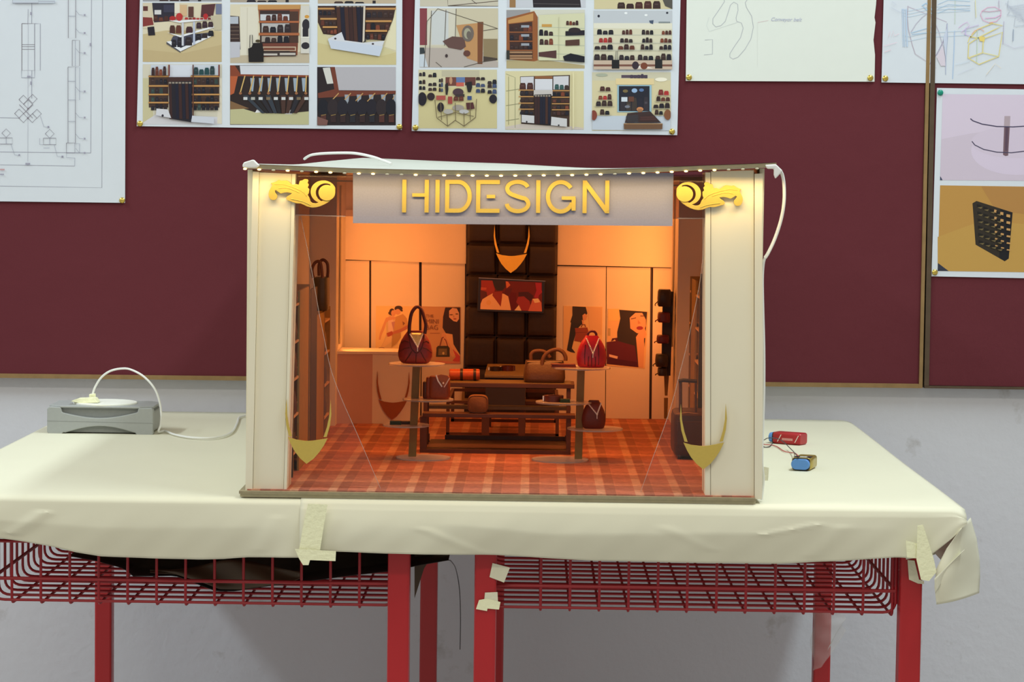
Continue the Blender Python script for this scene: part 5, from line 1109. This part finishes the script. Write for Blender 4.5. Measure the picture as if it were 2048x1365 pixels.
YPl = 3.622
pln = thing('display_plinth', (FX(1018, YPl), YPl+0.1, ZF), 'dark walnut plinth with the coiled belts on top, behind the display table', 'plinth')
za = P(1000, 751, YPl)[2]
MB().box(FX(974, YPl), FX(1062, YPl), YPl, YPl+0.225, za-0.004, za).build('plinth_top', M_walnutl, pln, bevel=0.0006)
MB().box(FX(976, YPl), FX(1056, YPl), YPl+0.012, YPl+0.215, za-0.052, za-0.004).build('plinth_body', M_upr, pln)
for px0, px1 in ((969, 984), (1043, 1057)):
    for dy in (0.016, 0.195): MB().box(FX(px0, YPl), FX(px1, YPl), YPl+dy, YPl+dy+0.010, ZF, za-0.050).build('leg', M_walnut, pln)

# ------------------------------------------------------------------ round stands with clear discs
YS2 = 3.372
def stand(label, ptop, pbot, discs):
    t = thing('display_stand', P(*pbot, YS2), label, 'display stand', 'clear disc display stands')
    zb = ZF+0.0022
    a = P(*ptop, YS2); b = P(*pbot, YS2); hw = 0.0052
    MB().rings([[(q[0]-hw, YS2-hw, z), (q[0]+hw, YS2-hw, z), (q[0]+hw, YS2+hw, z), (q[0]-hw, YS2+hw, z)] for q, z in ((b, zb), (a, a[2]))]).build('post', M_olive, t)
    zs = []
    for px, py, r, dy in discs:
        if py is None: c = (FX(px, YS2), YS2-0.004, ZF+0.0002)
        else: c = P(px, py, YS2); c = (c[0], YS2+dy, c[2])
        o = MB().disc(c, r/FPX*YS2, 0.002, 56).build('disc', M_acrd, t, smooth=True); zs.append((c[0], c[1], c[2]+0.002))
    return zs
M_acrd = clear_mat('disc_acrylic', (0.98, 0.97, 0.96), 0.03, 0.15, 0.34, (0.88, 0.84, 0.82))
dL = stand('clear disc stand with an olive post, carrying the big ribbed red bag', (833, 733), (824.5, 918), [(834, 730, 57, 0.0), (857, 799.5, 51, -0.01), (812, 852.5, 47, 0.0), (853, None, 55, 0)])
dR = stand('clear disc stand with an olive post, carrying the bright red round bag', (1162, 739), (1156.5, 923), [(1163, 737.5, 58, 0.0), (1127, 805, 56, -0.012), (1190, 859.5, 56, 0.0), (1128, None, 57, 0)])

# ------------------------------------------------------------------ bags
def sup(c, a, b, n=28, e=0.75):
    out = []
    for j in range(n):
        t = 2*math.pi*j/n; x, y = math.cos(t), math.sin(t)
        out.append((c[0]+a*math.copysign(abs(x)**e, x), c[1]+b*math.copysign(abs(y)**e, y), c[2]))
    return out
def loft(base, prof, sx, sy, sz, xl=0.0, e=0.75, n=28):
    """prof: (height, half width, half depth) in units"""
    return [sup((base[0]+xl*h*sz, base[1], base[2]+h*sz), a*sx, d*sy, n, e) for h, a, d in prof]
def surf_y(base, prof, sx, sy, sz, x, h, e=0.75):
    h = min(max(h, 0), 1)
    for (h0, a0, d0), (h1, a1, d1) in zip(prof, prof[1:]):
        if h0 <= h <= h1:
            f = (h-h0)/(h1-h0) if h1 > h0 else 0; a = (a0+(a1-a0)*f)*sx; d = (d0+(d1-d0)*f)*sy; break
    u = min(0.985, abs(x)/a)
    c = u**(1/e); s = math.sqrt(max(0.0, 1-c*c))
    return base[1]-d*s**e
ROUND = [(0, 0.62, 0.62), (0.03, 0.80, 0.82), (0.10, 0.92, 0.94), (0.22, 0.99, 1.0), (0.36, 1.0, 1.0), (0.55, 0.93, 0.93), (0.70, 0.82, 0.80), (0.84, 0.66, 0.62), (0.94, 0.52, 0.46), (1.0, 0.44, 0.36)]
DOME = [(0, 0.74, 0.7), (0.04, 0.88, 0.86), (0.15, 0.96, 0.96), (0.30, 1.0, 1.0), (0.48, 0.96, 0.97), (0.66, 0.84, 0.86), (0.80, 0.68, 0.68), (0.92, 0.50, 0.48), (1.0, 0.40, 0.34)]
def on(base, prof, sx, sy, sz, pts, out=0.0004):
    r = []
    for x, h in pts:
        xx = x*sx; r.append((base[0]+xx, surf_y(base, prof, sx, sy, sz, xx, h)-out, base[2]+h*sz))
    return r
def seg(a, b, n): return [(a[0]+(b[0]-a[0])*i/n, a[1]+(b[1]-a[1])*i/n) for i in range(n+1)]
def round_bag(base, sx, sy, sz, label, m, mseam, prof, seams, vzip, flap, mflap, cat='handbag', handle=None, puller=True):
    t = thing('handbag', base, label, cat, 'bags displayed in the shop model')
    body = MB().rings(loft(base, prof, sx, sy, sz)).build('body', m, t, smooth=True)
    if flap:
        (xl, hl), (xm_, hm), (xr, hr) = flap
        rows = []
        for i in range(9):
            f = i/8; a = (xl+(xm_-xl)*f, hl+(hm-hl)*f**0.8); b = (xr+(xm_-xr)*f, hr+(hm-hr)*f**0.8)
            rows.append(on(base, prof, sx, sy, sz, [(a[0]+(b[0]-a[0])*j/6, a[1]+(b[1]-a[1])*j/6) for j in range(7)], 0.0006))
        b = MB(); b.add([p for r in rows for p in r], [(i*7+j, i*7+j+1, (i+1)*7+j+1, (i+1)*7+j) for i in range(8) for j in range(6)])
        b.build('flap', mflap, t, smooth=True, solid=0.0008)
    for s in seams: MB().tube(on(base, prof, sx, sy, sz, s, 0.0001), 0.0007, 6, smooth=3).build('seam', mseam, t)
    if vzip:
        (xl, hl), (xm_, hm), (xr, hr) = vzip
        zb = MB()
        for A_, B_ in (((xl, hl), (xm_, hm)), ((xr, hr), (xm_, hm))):
            for p in on(base, prof, sx, sy, sz, seg(A_, B_, 11), 0.0011): zb.ball(p, 0.0011, 0.0008, 0.0010, 8, 5)
        zb.build('zip', M_silver, t, smooth=True)
        if puller:
            p = on(base, prof, sx, sy, sz, [(xm_, hm)], 0.0016)[0]
            pb_ = MB(); pb_.ball(p, 0.0013, 0.001, 0.0013, 10, 6); pb_.tube([p, (p[0], p[1], p[2]-0.006)], 0.0006, 6); pb_.build('zip_pull', M_silver, t, smooth=True)
    if handle:
        for pts, r, fl in handle: MB().tube(pts, r, 10, smooth=6, flat=fl).build('handle', mseam, t, smooth=True)
    return t
mR = B('oxblood', (142, 34, 30)); mRd = B('dark_oxblood', (84, 22, 20)); mBr = B('cognac', (146, 54, 26)); mBrd = B('dark_brown', (92, 36, 22)); mPk = B('cherry', (196, 30, 40), 0.3); mPkd = B('dark_cherry', (112, 18, 30)); mGo = mat('gold_lining', SH((206, 134, 70)), 0.35, 0.4, var=0.4, scale=500)
# big ribbed red bag on the top disc
b0 = dL[0]; bx = FX(834.5, YS2); sx = 34.5/FPX*YS2; sz = 66/FPX*YS2
base = (bx, YS2, b0[2]-0.0002)
zt_ = base[2]+sz
hd = [(P(819, 662, YS2)[0], YS2-0.006, zt_-0.004), (P(820, 645, YS2)[0], YS2-0.005, P(820, 645, YS2)[2]), P(824, 625, YS2-0.003), P(834, 614, YS2), P(843, 620, YS2), P(849, 638, YS2-0.003), (P(852, 650, YS2)[0], YS2-0.005, P(852, 650, YS2)[2]), (P(850, 662, YS2)[0], YS2-0.006, zt_-0.004)]
sm = [[(0.08, 0.30), (0.07, 0.15), (0.06, 0.04)], [(-0.18, 0.38), (-0.36, 0.22), (-0.56, 0.08)], [(0.34, 0.38), (0.50, 0.22), (0.66, 0.08)], [(-0.30, 0.50), (-0.6, 0.46), (-0.93, 0.34)], [(0.46, 0.50), (0.7, 0.46), (0.95, 0.34)], [(-0.36, 0.66), (-0.6, 0.70), (-0.80, 0.64)], [(0.50, 0.66), (0.66, 0.70), (0.8, 0.64)], [(-0.36, 0.9), (-0.26, 0.55), (-0.05, 0.38), (0.14, 0.34), (0.34, 0.44), (0.46, 0.6), (0.5, 0.86)]]
round_bag(base, sx, sx*0.55, sz, 'large oxblood bag with ribbed panels, tall handle and silver zip', mR, mRd, ROUND, sm, ((-0.34, 0.93), (0.16, 0.52), (0.46, 0.93)), ((-0.32, 0.94), (0.16, 0.55), (0.44, 0.94)), mGo, handle=[(hd, 0.0024, 0.8)])
# bright red bag
bx = FX(1188, YS2); sx = 30.5/FPX*YS2; sz = 64/FPX*YS2; base = (bx, YS2, dR[0][2]-0.0002); zt_ = base[2]+sz
hd = [(bx-0.005, YS2, zt_-0.003), (bx-0.0055, YS2, zt_+0.002), (bx-0.002, YS2, zt_+0.0055), (bx+0.003, YS2, zt_+0.0055), (bx+0.006, YS2, zt_+0.002), (bx+0.0055, YS2, zt_-0.003)]
sm = [[(-0.42, 0.72), (-0.46, 0.45), (-0.44, 0.1)], [(0.42, 0.72), (0.46, 0.45), (0.46, 0.1)], [(0.0, 0.42), (0.0, 0.2), (0.0, 0.04)], [(-0.2, 0.36), (-0.22, 0.2), (-0.22, 0.05)], [(0.24, 0.36), (0.25, 0.2), (0.25, 0.05)]]
round_bag(base, sx, sx*0.6, sz, 'bright cherry red bag with a glittering zip and tiny loop handle', mPk, mPkd, DOME, sm, ((-0.34, 0.90), (0.08, 0.46), (0.46, 0.90)), None, mGo, handle=[(hd, 0.0017, 1.0)])
# dome backpack on the lowest disc
bx = FX(1194, YS2); sx = 24.3/FPX*YS2; sz = 57/FPX*YS2; base = (bx, YS2-0.004, dR[2][2]-0.0002)
mBk = B('chestnut', (112, 34, 22))
round_bag(base, sx, sx*0.6, sz, 'plain chestnut dome bag with a silver zip on the lowest disc', mBk, mBrd, DOME, [], ((-0.50, 0.90), (0.26, 0.52), (0.58, 0.90)), ((-0.46, 0.92), (0.24, 0.56), (0.54, 0.92)), B('chestnut_flap', (128, 42, 26)))
# open cognac bag with gusset steps
bz = dL[1]; YQ = YS2-0.010
cg_ = thing('handbag', (FX(880, YQ), YQ, bz[2]), 'open cognac bag with stepped side pleats and white zip edges', 'handbag', 'bags displayed in the shop model')
def rbox(px0, px1, pyt, Y, hd_, m, nm, par, e=0.45, z0=None, top=0.97):
    x0, x1 = FX(px0, Y), FX(px1, Y); zt2 = P((px0+px1)/2, pyt, Y)[2]; z0 = bz[2] if z0 is None else z0
    pr = [(0, 0.80, 0.8), (0.05, 0.93, 0.93), (0.14, 1.0, 1.0), (0.6, 1.0, 1.0), (0.94, top, top), (1.0, top-0.06, top-0.1)]
    return MB().rings([sup(((x0+x1)/2, Y, z0+h*(zt2-z0)), a*(x1-x0)/2, d*hd_, 28, e) for h, a, d in pr]).build(nm, m, par, smooth=True)
rbox(850.5, 868, 764, YQ+0.004, 0.010, mBrd, 'side_pleat', cg_); rbox(857, 873, 755, YQ+0.002, 0.010, mBr, 'side_pleat', cg_); rbox(863, 905.5, 753, YQ, 0.012, mBr, 'body', cg_)
MB().slab([(873, 752), (882, 749.5), (895, 752), (899, 757), (887, 774)], YQ-0.0135, 0.001).build('flap', B('tan_flap', (196, 82, 34)), cg_)
MB().tube([P(872, 751, YQ-0.0145), P(876, 762, YQ-0.0145), P(884, 774, YQ-0.0145)], 0.0011, 6).build('zip', M_silver, cg_)
MB().tube([P(899, 757, YQ-0.0145), P(893, 767, YQ-0.0145), P(888, 775, YQ-0.0145)], 0.0008, 6).build('zip', M_silver, cg_)
MB().ball(P(886.5, 767, YQ-0.0150), 0.0013, 0.001, 0.0013).build('clasp', M_silver, cg_, smooth=True)
# tote on the tall table
YO = YT2+0.032; zt0 = ztt+0.0006
tb = thing('tote_bag', (FX(1094, YO), YO, zt0), 'wide brown tote with two arched handles on the display table', 'handbag', 'bags displayed in the shop model')
mT = B('tote_brown', (98, 52, 30), 0.5); mTd = B('tote_handle', (122, 64, 34), 0.5)
x0, x1 = FX(1052, YO), FX(1136, YO); zt1 = P(1094, 721, YO)[2]
pr = [(0, 0.90, 0.86), (0.06, 0.97, 0.96), (0.2, 1.0, 1.0), (0.55, 0.98, 0.86), (0.92, 0.92, 0.52), (1.0, 0.90, 0.44)]
MB().rings([sup(((x0+x1)/2, YO, zt0-0.0002+h*(zt1-zt0)), a*(x1-x0)/2, d*0.022, 32, 0.5) for h, a, d in pr]).build('body', mT, tb, smooth=True)
MB().tube([(x0+0.005, YO-0.0105, zt1-0.002), ((x0+x1)/2, YO-0.0105, zt1-0.0024), (x1-0.005, YO-0.0105, zt1-0.0012)], 0.0008, 6).build('piping', B('tote_piping', (164, 104, 60)), tb)
for pts in ([(1062, 720), (1062, 710), (1067, 704), (1075, 702), (1086, 703), (1094, 708), (1100, 716)],):
    MB().tube([P(x, y, YO+0.008) for x, y in pts], 0.0026, 10, smooth=5, flat=0.8).build('handle', mTd, tb, smooth=True)
MB().tube([P(x, y, YO-0.012) for x, y in [(1084, 735), (1085, 722), (1090, 711), (1100, 703), (1115, 699.5), (1126, 705), (1131, 714), (1131, 722)]], 0.0028, 10, smooth=5, flat=0.8).build('handle', mTd, tb, smooth=True)
# orange roll bag
YK = YT2+0.036
rl = thing('roll_bag', (FX(929, YK), YK, zt0), 'orange barrel shaped roll bag with two dark straps', 'handbag', 'bags displayed in the shop model')
a = Vector(P(899, 754.5, YK)); b = Vector(P(959, 748.5, YK)); rr_ = 0.0082; dz = zt0+rr_-a[2]
a.z = zt0+rr_+0.0003; b.z = a.z+0.0005
def barrel(f0, f1, r, m, nm):
    pts = []; N = 8
    ax = (b-a)
    MB().tube([a+ax*(f0+(f1-f0)*i/N) for i in range(N+1)], r, 24).build(nm, m, rl, smooth=True)
barrel(0.02, 0.98, rr_, B('orange', (200, 70, 26)), 'body'); barrel(-0.01, 0.03, rr_*0.9, B('orange_end', (170, 56, 24)), 'end_panel'); barrel(0.97, 1.01, rr_*0.9, B('orange_end', (170, 56, 24)), 'end_panel')
for f in (0.36, 0.80): barrel(f, f+0.09, rr_+0.0006, B('strap_dark', (52, 26, 20)), 'strap')
# round brown bag on the low bench
YM = YT+0.015
mb = thing('round_bag', (FX(961, YM), YM, zl), 'small rounded square brown bag standing on the low bench', 'handbag', 'bags displayed in the shop model')
x0, x1 = FX(941, YM), FX(982, YM); zz0 = zl+0.0002; zz1 = P(961, 790, YM)[2]
def face(s, y): 
    out = []
    for j in range(32):
        t = 2*math.pi*j/32; c, q = math.cos(t), math.sin(t)
        out.append(((x0+x1)/2+s*(x1-x0)/2*math.copysign(abs(c)**0.55, c), y, (zz0+zz1)/2+s*(zz1-zz0)/2*math.copysign(abs(q)**0.55, q)))
    return out
MB().rings([face(0.8, YM-0.0115), face(0.95, YM-0.010), face(1.0, YM-0.006), face(1.0, YM+0.006), face(0.95, YM+0.010)]).build('body', B('suede', (140, 74, 36), 0.7), mb, smooth=True)
MB().tube([Vector(p) for p in face(0.93, YM-0.0106)]+[Vector(face(0.93, YM-0.0106)[0])], 0.0006, 6).build('piping', B('suede_piping', (116, 56, 28)), mb)

# small goods
def coil(c, r, h, th, label, m, rim=None):
    t = thing('coiled_belt', c, label, 'belt', 'small leather goods in the shop model')
    pts = []
    for i in range(90):
        an = i/90*2*math.pi*2.6; q = r*(1-0.34*i/90); pts.append((c[0]+q*math.cos(an), c[1]+q*math.sin(an)))
    vs = []; n = len(pts)
    for i, (x, y) in enumerate(pts):
        q = math.hypot(x-c[0], y-c[1]); f = (q-th)/q
        ix, iy = c[0]+(x-c[0])*f, c[1]+(y-c[1])*f
        vs += [(x, y, c[2]), (x, y, c[2]+h), (ix, iy, c[2]+h), (ix, iy, c[2])]
    MB().add(vs, [(4*i+k_, 4*i+(k_+1) % 4, 4*i+4+(k_+1) % 4, 4*i+4+k_) for i in range(n-1) for k_ in range(4)]+[(0, 1, 2, 3), (4*n-4, 4*n-3, 4*n-2, 4*n-1)]).build('strap', m, t, smooth=True)
    MB().box(c[0]-r-0.0012, c[0]-r+0.0008, c[1]-0.003, c[1]+0.003, c[2]+0.001, c[2]+h-0.001).build('buckle', M_silver, t)
    return t
dm = dR[1]
coil((FX(1113, YS2-0.012), YS2-0.014, dm[2]), 20/FPX*YS2, 0.0085, 0.0016, 'dark brown coiled belt on the middle clear disc', B('belt', (104, 38, 30)))
def wallet(c, w_, d_, h_, ang, label, m, m2=None):
    t = thing('wallet', c, label, 'wallet', 'small leather goods in the shop model')
    ca, sa = math.cos(ang), math.sin(ang)
    def W(x, y, z): return (c[0]+ca*x-sa*y, c[1]+sa*x+ca*y, c[2]+z)
    b_ = MB(); b_.rings([[W(x, y, z) for x, y in ((-w_/2, -d_/2), (w_/2, -d_/2), (w_/2, d_/2), (-w_/2, d_/2))] for z in (0, h_*0.45)]); b_.build('lower_cover', m, t, bevel=0.0005)
    b_ = MB(); b_.rings([[W(x, y, z) for x, y in ((-w_/2*0.98, -d_/2*0.98), (w_/2*0.96, -d_/2), (w_/2*0.96, d_/2), (-w_/2, d_/2*0.98))] for z in (h_*0.45, h_)]); b_.build('upper_cover', m2 or m, t, bevel=0.0006)
    return t
wallet((FX(1136, YS2-0.025), YS2-0.026, dm[2]), 0.014, 0.010, 0.005, 0.1, 'small dark green wallet beside the coiled belt', B('green', (40, 56, 28)))
dt = dR[0]
wallet((FX(1132, YS2), YS2-0.006, dt[2]), 0.034, 0.016, 0.0045, 0.05, 'flat red wallet beside the bright cherry red bag', B('red_flat', (150, 44, 26)), B('red_flat2', (120, 34, 24)))
dd = dL[2]
wallet((FX(797, YS2), YS2-0.004, dd[2]), 0.016, 0.010, 0.0055, 0.0, 'small dark green wallet alone at the edge of the lowest clear disc', B('green2', (52, 54, 30)))
wallet((FX(815, YS2), YS2+0.004, dd[2]), 0.015, 0.010, 0.0045, 0.15, 'small brown wallet on the lowest clear disc, against the post', B('brown2', (84, 42, 24)))
coil((FX(996, YPl+0.1), YPl+0.085, za), 13/FPX*YPl, 0.006, 0.0015, 'dark coiled belt lying at the plinth edge beside the glossy one', B('belt2', (52, 26, 22)))
coil((FX(1021, YPl+0.1), YPl+0.09, za), 15/FPX*YPl, 0.0075, 0.0015, 'glossy dark red coiled belt on top of the plinth', B('belt3', (92, 30, 26), 0.2))

# ------------------------------------------------------------------ shelving along the side walls
def shelving(label, xw, xf, y0, y1, ztop, levels, m, upr_front, n_up):
    """xw: wall side, xf: room side"""
    s = 1 if xf > xw else -1
    t = thing('shelf_unit', ((xw+xf)/2, (y0+y1)/2, ZF), label, 'shelf', 'shelf units in the shop model')
    lo, hi = min(xw, xf), max(xw, xf)
    MB().box(*((xw, xw+0.0025) if s > 0 else (xw-0.0025, xw)), y0, y1, ZF, ztop).build('back_panel', m, t)
    for y in (y0, y1-0.004): MB().box(lo, hi, y, y+0.004, ZF, ztop).build('side_panel', m, t)
    for z in levels: MB().box(lo, hi-0.0005 if s > 0 else hi, y0+0.004, y1-0.004, z-0.003, z).build('shelf_board', M_shelfe, t)
    for i in range(n_up):
        y = y0-0.004+(y1-y0)*i/max(1, n_up-1)
        MB().box(xf-(0.008 if s > 0 else 0), xf+(0 if s > 0 else 0.008), y-0.001, y+0.0035, ZF, ztop+(0.012 if i == 0 else 0)).build('upright', upr_front, t)
    return t
M_shelfe = mat('shelf_edge_wood', SH((206, 122, 66)), 0.5, var=0.15, scale=80)
zA = 1.012
lv = [ZF+0.03+i*0.048 for i in range(6)]
def stile(t, x, y0, y1, z1, m, nm='stile', s=1):
    MB().box(*((x-0.0025, x) if s > 0 else (x, x+0.0025)), y0, y1, ZF, z1).build(nm, m, t)
sA = shelving('wooden shelf unit with a black front upright, nearest the front post', XL, -0.307, 3.135, 3.36, zA-0.012, lv[:5], M_shelfw, M_upr, 1)
stile(sA, -0.3066, 3.205, 3.335, zA-0.014, M_shelfw)
stile(sA, -0.3062, 3.335, 3.342, zA-0.014, M_upr, 'dark_stile')
sB = shelving('wooden shelf unit with a broad black stile below the dark handled tote', XL, -0.3085, 3.375, 3.71, zA-0.060, lv[:4], M_shelfw, M_upr, 1)
stile(sB, -0.3078, 3.378, 3.475, zA-0.020, M_upr, 'dark_stile')
stile(sB, -0.3080, 3.478, 3.60, zA-0.062, M_shelfw)
stile(sB, -0.3078, 3.60, 3.607, zA-0.02, M_upr, 'dark_stile')
sC = shelving('wooden shelf unit behind the trolley suitcase', XR, 0.238, 3.52, 3.74, P(1388, 560, 3.6)[2], lv[:5], M_shelfw, M_upr, 1)
stile(sC, 0.2375, 3.60, 3.69, P(1388, 562, 3.6)[2], M_shelfw, 'stile', -1)
stile(sC, 0.2370, 3.69, 3.697, P(1388, 562, 3.6)[2], M_upr, 'dark_stile', -1)
# goods on the shelves
def box_bag(x0, x1, y0, y1, z0, h, label, m, hand=True, ax='y', bows=1):
    t = thing('shelf_bag', ((x0+x1)/2, (y0+y1)/2, z0), label, 'handbag', 'bags on the side shelves')
    pr = [(0, 0.92), (0.08, 1.0), (0.5, 0.99), (0.9, 0.9), (1.0, 0.84)]
    MB().rings([sup(((x0+x1)/2, (y0+y1)/2, z0+f*h), q*(x1-x0)/2, q*(y1-y0)/2, 20, 0.4) for f, q in pr]).build('body', m, t, smooth=True)
    if hand:
        cx, cy, hy, hx = (x0+x1)/2, (y0+y1)/2, (y1-y0)*0.22, (x1-x0)*0.2
        MB().tube([(cx, cy-hy, z0+h*0.96), (cx, cy-hy*0.9, z0+h*1.2), (cx, cy, z0+h*1.32), (cx, cy+hy*0.9, z0+h*1.2), (cx, cy+hy, z0+h*0.96)], 0.0014, 8, smooth=4).build('handle', m, t, smooth=True)
    return t
bc = [B('shelf_black', (46, 28, 24)), B('shelf_brown', (84, 42, 26)), B('shelf_plum', (72, 34, 32)), B('shelf_tan', (120, 66, 36))]
names = ['black', 'brown', 'plum', 'tan']
lvw = ['lowest', 'second lowest', 'middle', 'second highest', 'top']
for i, z in enumerate(lv[:5]):
    c = (i*2) % 3
    box_bag(XL+0.006, -0.3075, 3.147, 3.198, z, 0.024+0.005*(i % 3), '%s bag on the %s shelf of the unit nearest the front post' % (names[c], lvw[i]), bc[c], i % 2 == 0)
for i, z in enumerate(lv[:3]):
    c = (i+1) % 4
    box_bag(XL+0.006, -0.3100, 3.615, 3.69, z, 0.030, '%s bag on the %s shelf under the dark handled tote' % (names[c], ('lowest', 'second lowest', 'third lowest')[i]), bc[c], False)
for i, z in enumerate(lv[:5]):
    c = (i+2) % 4
    box_bag(0.243, XR-0.006, 3.535, 3.595, z, 0.028, '%s bag on the %s shelf behind the trolley suitcase' % (names[c], lvw[i]), bc[c], i % 2 == 0)
# dark tote with tall handles
zt4 = zA-0.060
t = thing('shelf_tote', (FX(645, 3.60), 3.6, zt4), 'dark upright tote with tall looped brown handles above the shelf unit', 'handbag', 'bags on the side shelves')
yT = 3.60; xq0, xq1 = FX(631, yT), FX(660, yT); zq = P(645, 555, yT)[2]
MB().rings([sup(((xq0+xq1)/2, yT, zt4+f*(zq-zt4)), q*(xq1-xq0)/2, 0.03*q, 24, 0.4) for f, q in ((0, 0.94), (0.06, 1.0), (0.6, 1.0), (1.0, 0.97))]).build('body', B('tote_green', (66, 46, 30)), t, smooth=True)
for y_, pts in ((yT-0.026, [(627, 556), (624, 540), (629, 527), (637, 523), (642, 530), (645, 556)]), (yT+0.02, [(638, 552), (638, 530), (645, 520), (654, 526), (656, 540), (655, 554)])):
    MB().tube([P(x, y, y_) for x, y in pts], 0.0023, 10, smooth=5).build('handle', B('tote_strap', (96, 40, 26)), t, smooth=True)

# hanging column of bags at the far corner
col = [(580, 614, 'black', 1319, (46, 26, 24)), (626, 646, 'dark red', 1320, (104, 24, 28)), (672, 688, 'dark red', 1319, (104, 22, 28)), (710, 735, 'black', 1317, (56, 34, 26)), (737, 753, 'black', 1322, (50, 28, 24))]
YH = 3.83
rk = thing('bag_rail', (XPR, YH+0.04, P(1335, 850, YH)[2]), 'narrow dark backing strip carrying hanging bags on the far cupboard', 'rail')
MB().slab([(1326, 584), (1347, 584), (1341, 752), (1323, 752)], YH+0.03, 0.012).build('dark_backing', M_upr, rk)
MB().slab([(1328.5, 752), (1338, 752), (1335, 792), (1330, 792)], YH+0.03, 0.010).build('lower_strip', M_olive, rk)
MB().slab([(1328.5, 797), (1336, 797), (1335, 838), (1328.5, 838)], YH+0.03, 0.010).build('lower_strip', M_olive, rk)
for i, (ya, yb_, nm, xl_, cc) in enumerate(col):
    w_ = FX(1347-i*1.6, YH)-FX(xl_, YH); x0 = FX(xl_, YH); z1 = P(1330, ya, YH)[2]; z0 = P(1330, yb_, YH)[2]
    lab = ['topmost black bag hanging in the column at the far cupboard', 'upper dark red bag in the hanging column', 'lower dark red bag in the hanging column', 'second lowest black bag in the hanging column', 'lowest black bag in the hanging column'][i]
    t = thing('hanging_bag', (x0+w_/2, YH+0.015, z0), lab, 'handbag', 'bags hanging in a column')
    m_ = B('hang_'+str(i), cc)
    MB().rings([sup((x0+w_/2, YH+0.016, z0+f*(z1-z0)), q*w_/2, 0.016*q, 20, 0.45) for f, q in ((0, 0.86), (0.12, 0.98), (0.5, 1.0), (0.88, 0.95), (1.0, 0.82))]).build('body', m_, t, smooth=True)
    MB().tube([(x0+0.001, YH+0.012, z0+(z1-z0)*0.3), (x0-0.0035, YH+0.012, z0+(z1-z0)*0.12), (x0-0.003, YH+0.012, z0+(z1-z0)*0.02)], 0.0008, 6, smooth=3).build('buckle', m_, t)

# trolley suitcase
ys0, ys1 = 3.395, 3.50
x0, x1 = FX(1356, ys0), 0.272
zs1 = P(1380, 829, ys0)[2]
sc_ = thing('suitcase', ((x0+x1)/2, (ys0+ys1)/2, ZF), 'dark brown trolley suitcase with raised handle, by the front post', 'suitcase')
mS = B('case_brown', (72, 30, 24), 0.5)
MB().rings([sup(((x0+x1)/2, (ys0+ys1)/2, z), q*(x1-x0)/2, q*(ys1-ys0)/2, 32, 0.3) for z, q in ((ZF+0.004, 0.9), (ZF+0.008, 0.98), (ZF+0.014, 1.0), (zs1-0.008, 1.0), (zs1-0.002, 0.97), (zs1, 0.9))]).build('shell', mS, sc_, smooth=True)
for px in (1361, 1392): MB().tube([P(px, 829, ys0+0.03), P(px, 764, ys0+0.03)], 0.0016 if px > 1370 else 0.0024, 8).build('handle_tube', B('case_tube', (92, 44, 34)), sc_)
MB().tube([P(1357, 763, ys0+0.03), P(1366, 761, ys0+0.03), P(1394, 763, ys0+0.03)], 0.0034, 10, flat=0.8).build('grip', M_upr, sc_, smooth=True)
MB().box(x0+0.004, x1-0.004, ys0-0.001, ys0+0.001, ZF+0.02, zs1-0.01).build('front_pocket', B('case_pocket', (82, 36, 28), 0.5), sc_, bevel=0.001)
for x in (x0+0.006, x1-0.010):
    MB().tube([(x, ys0+0.010, ZF+0.0052), (x+0.004, ys0+0.010, ZF+0.0052)], 0.005, 14).build('wheel', M_upr, sc_, smooth=True)
MB().tube([P(1352, 829, ys0+0.01), P(1375, 826, ys0+0.01), P(1397, 829, ys0+0.01)], 0.001, 6).build('top_trim', B('case_trim', (176, 104, 64)), sc_)
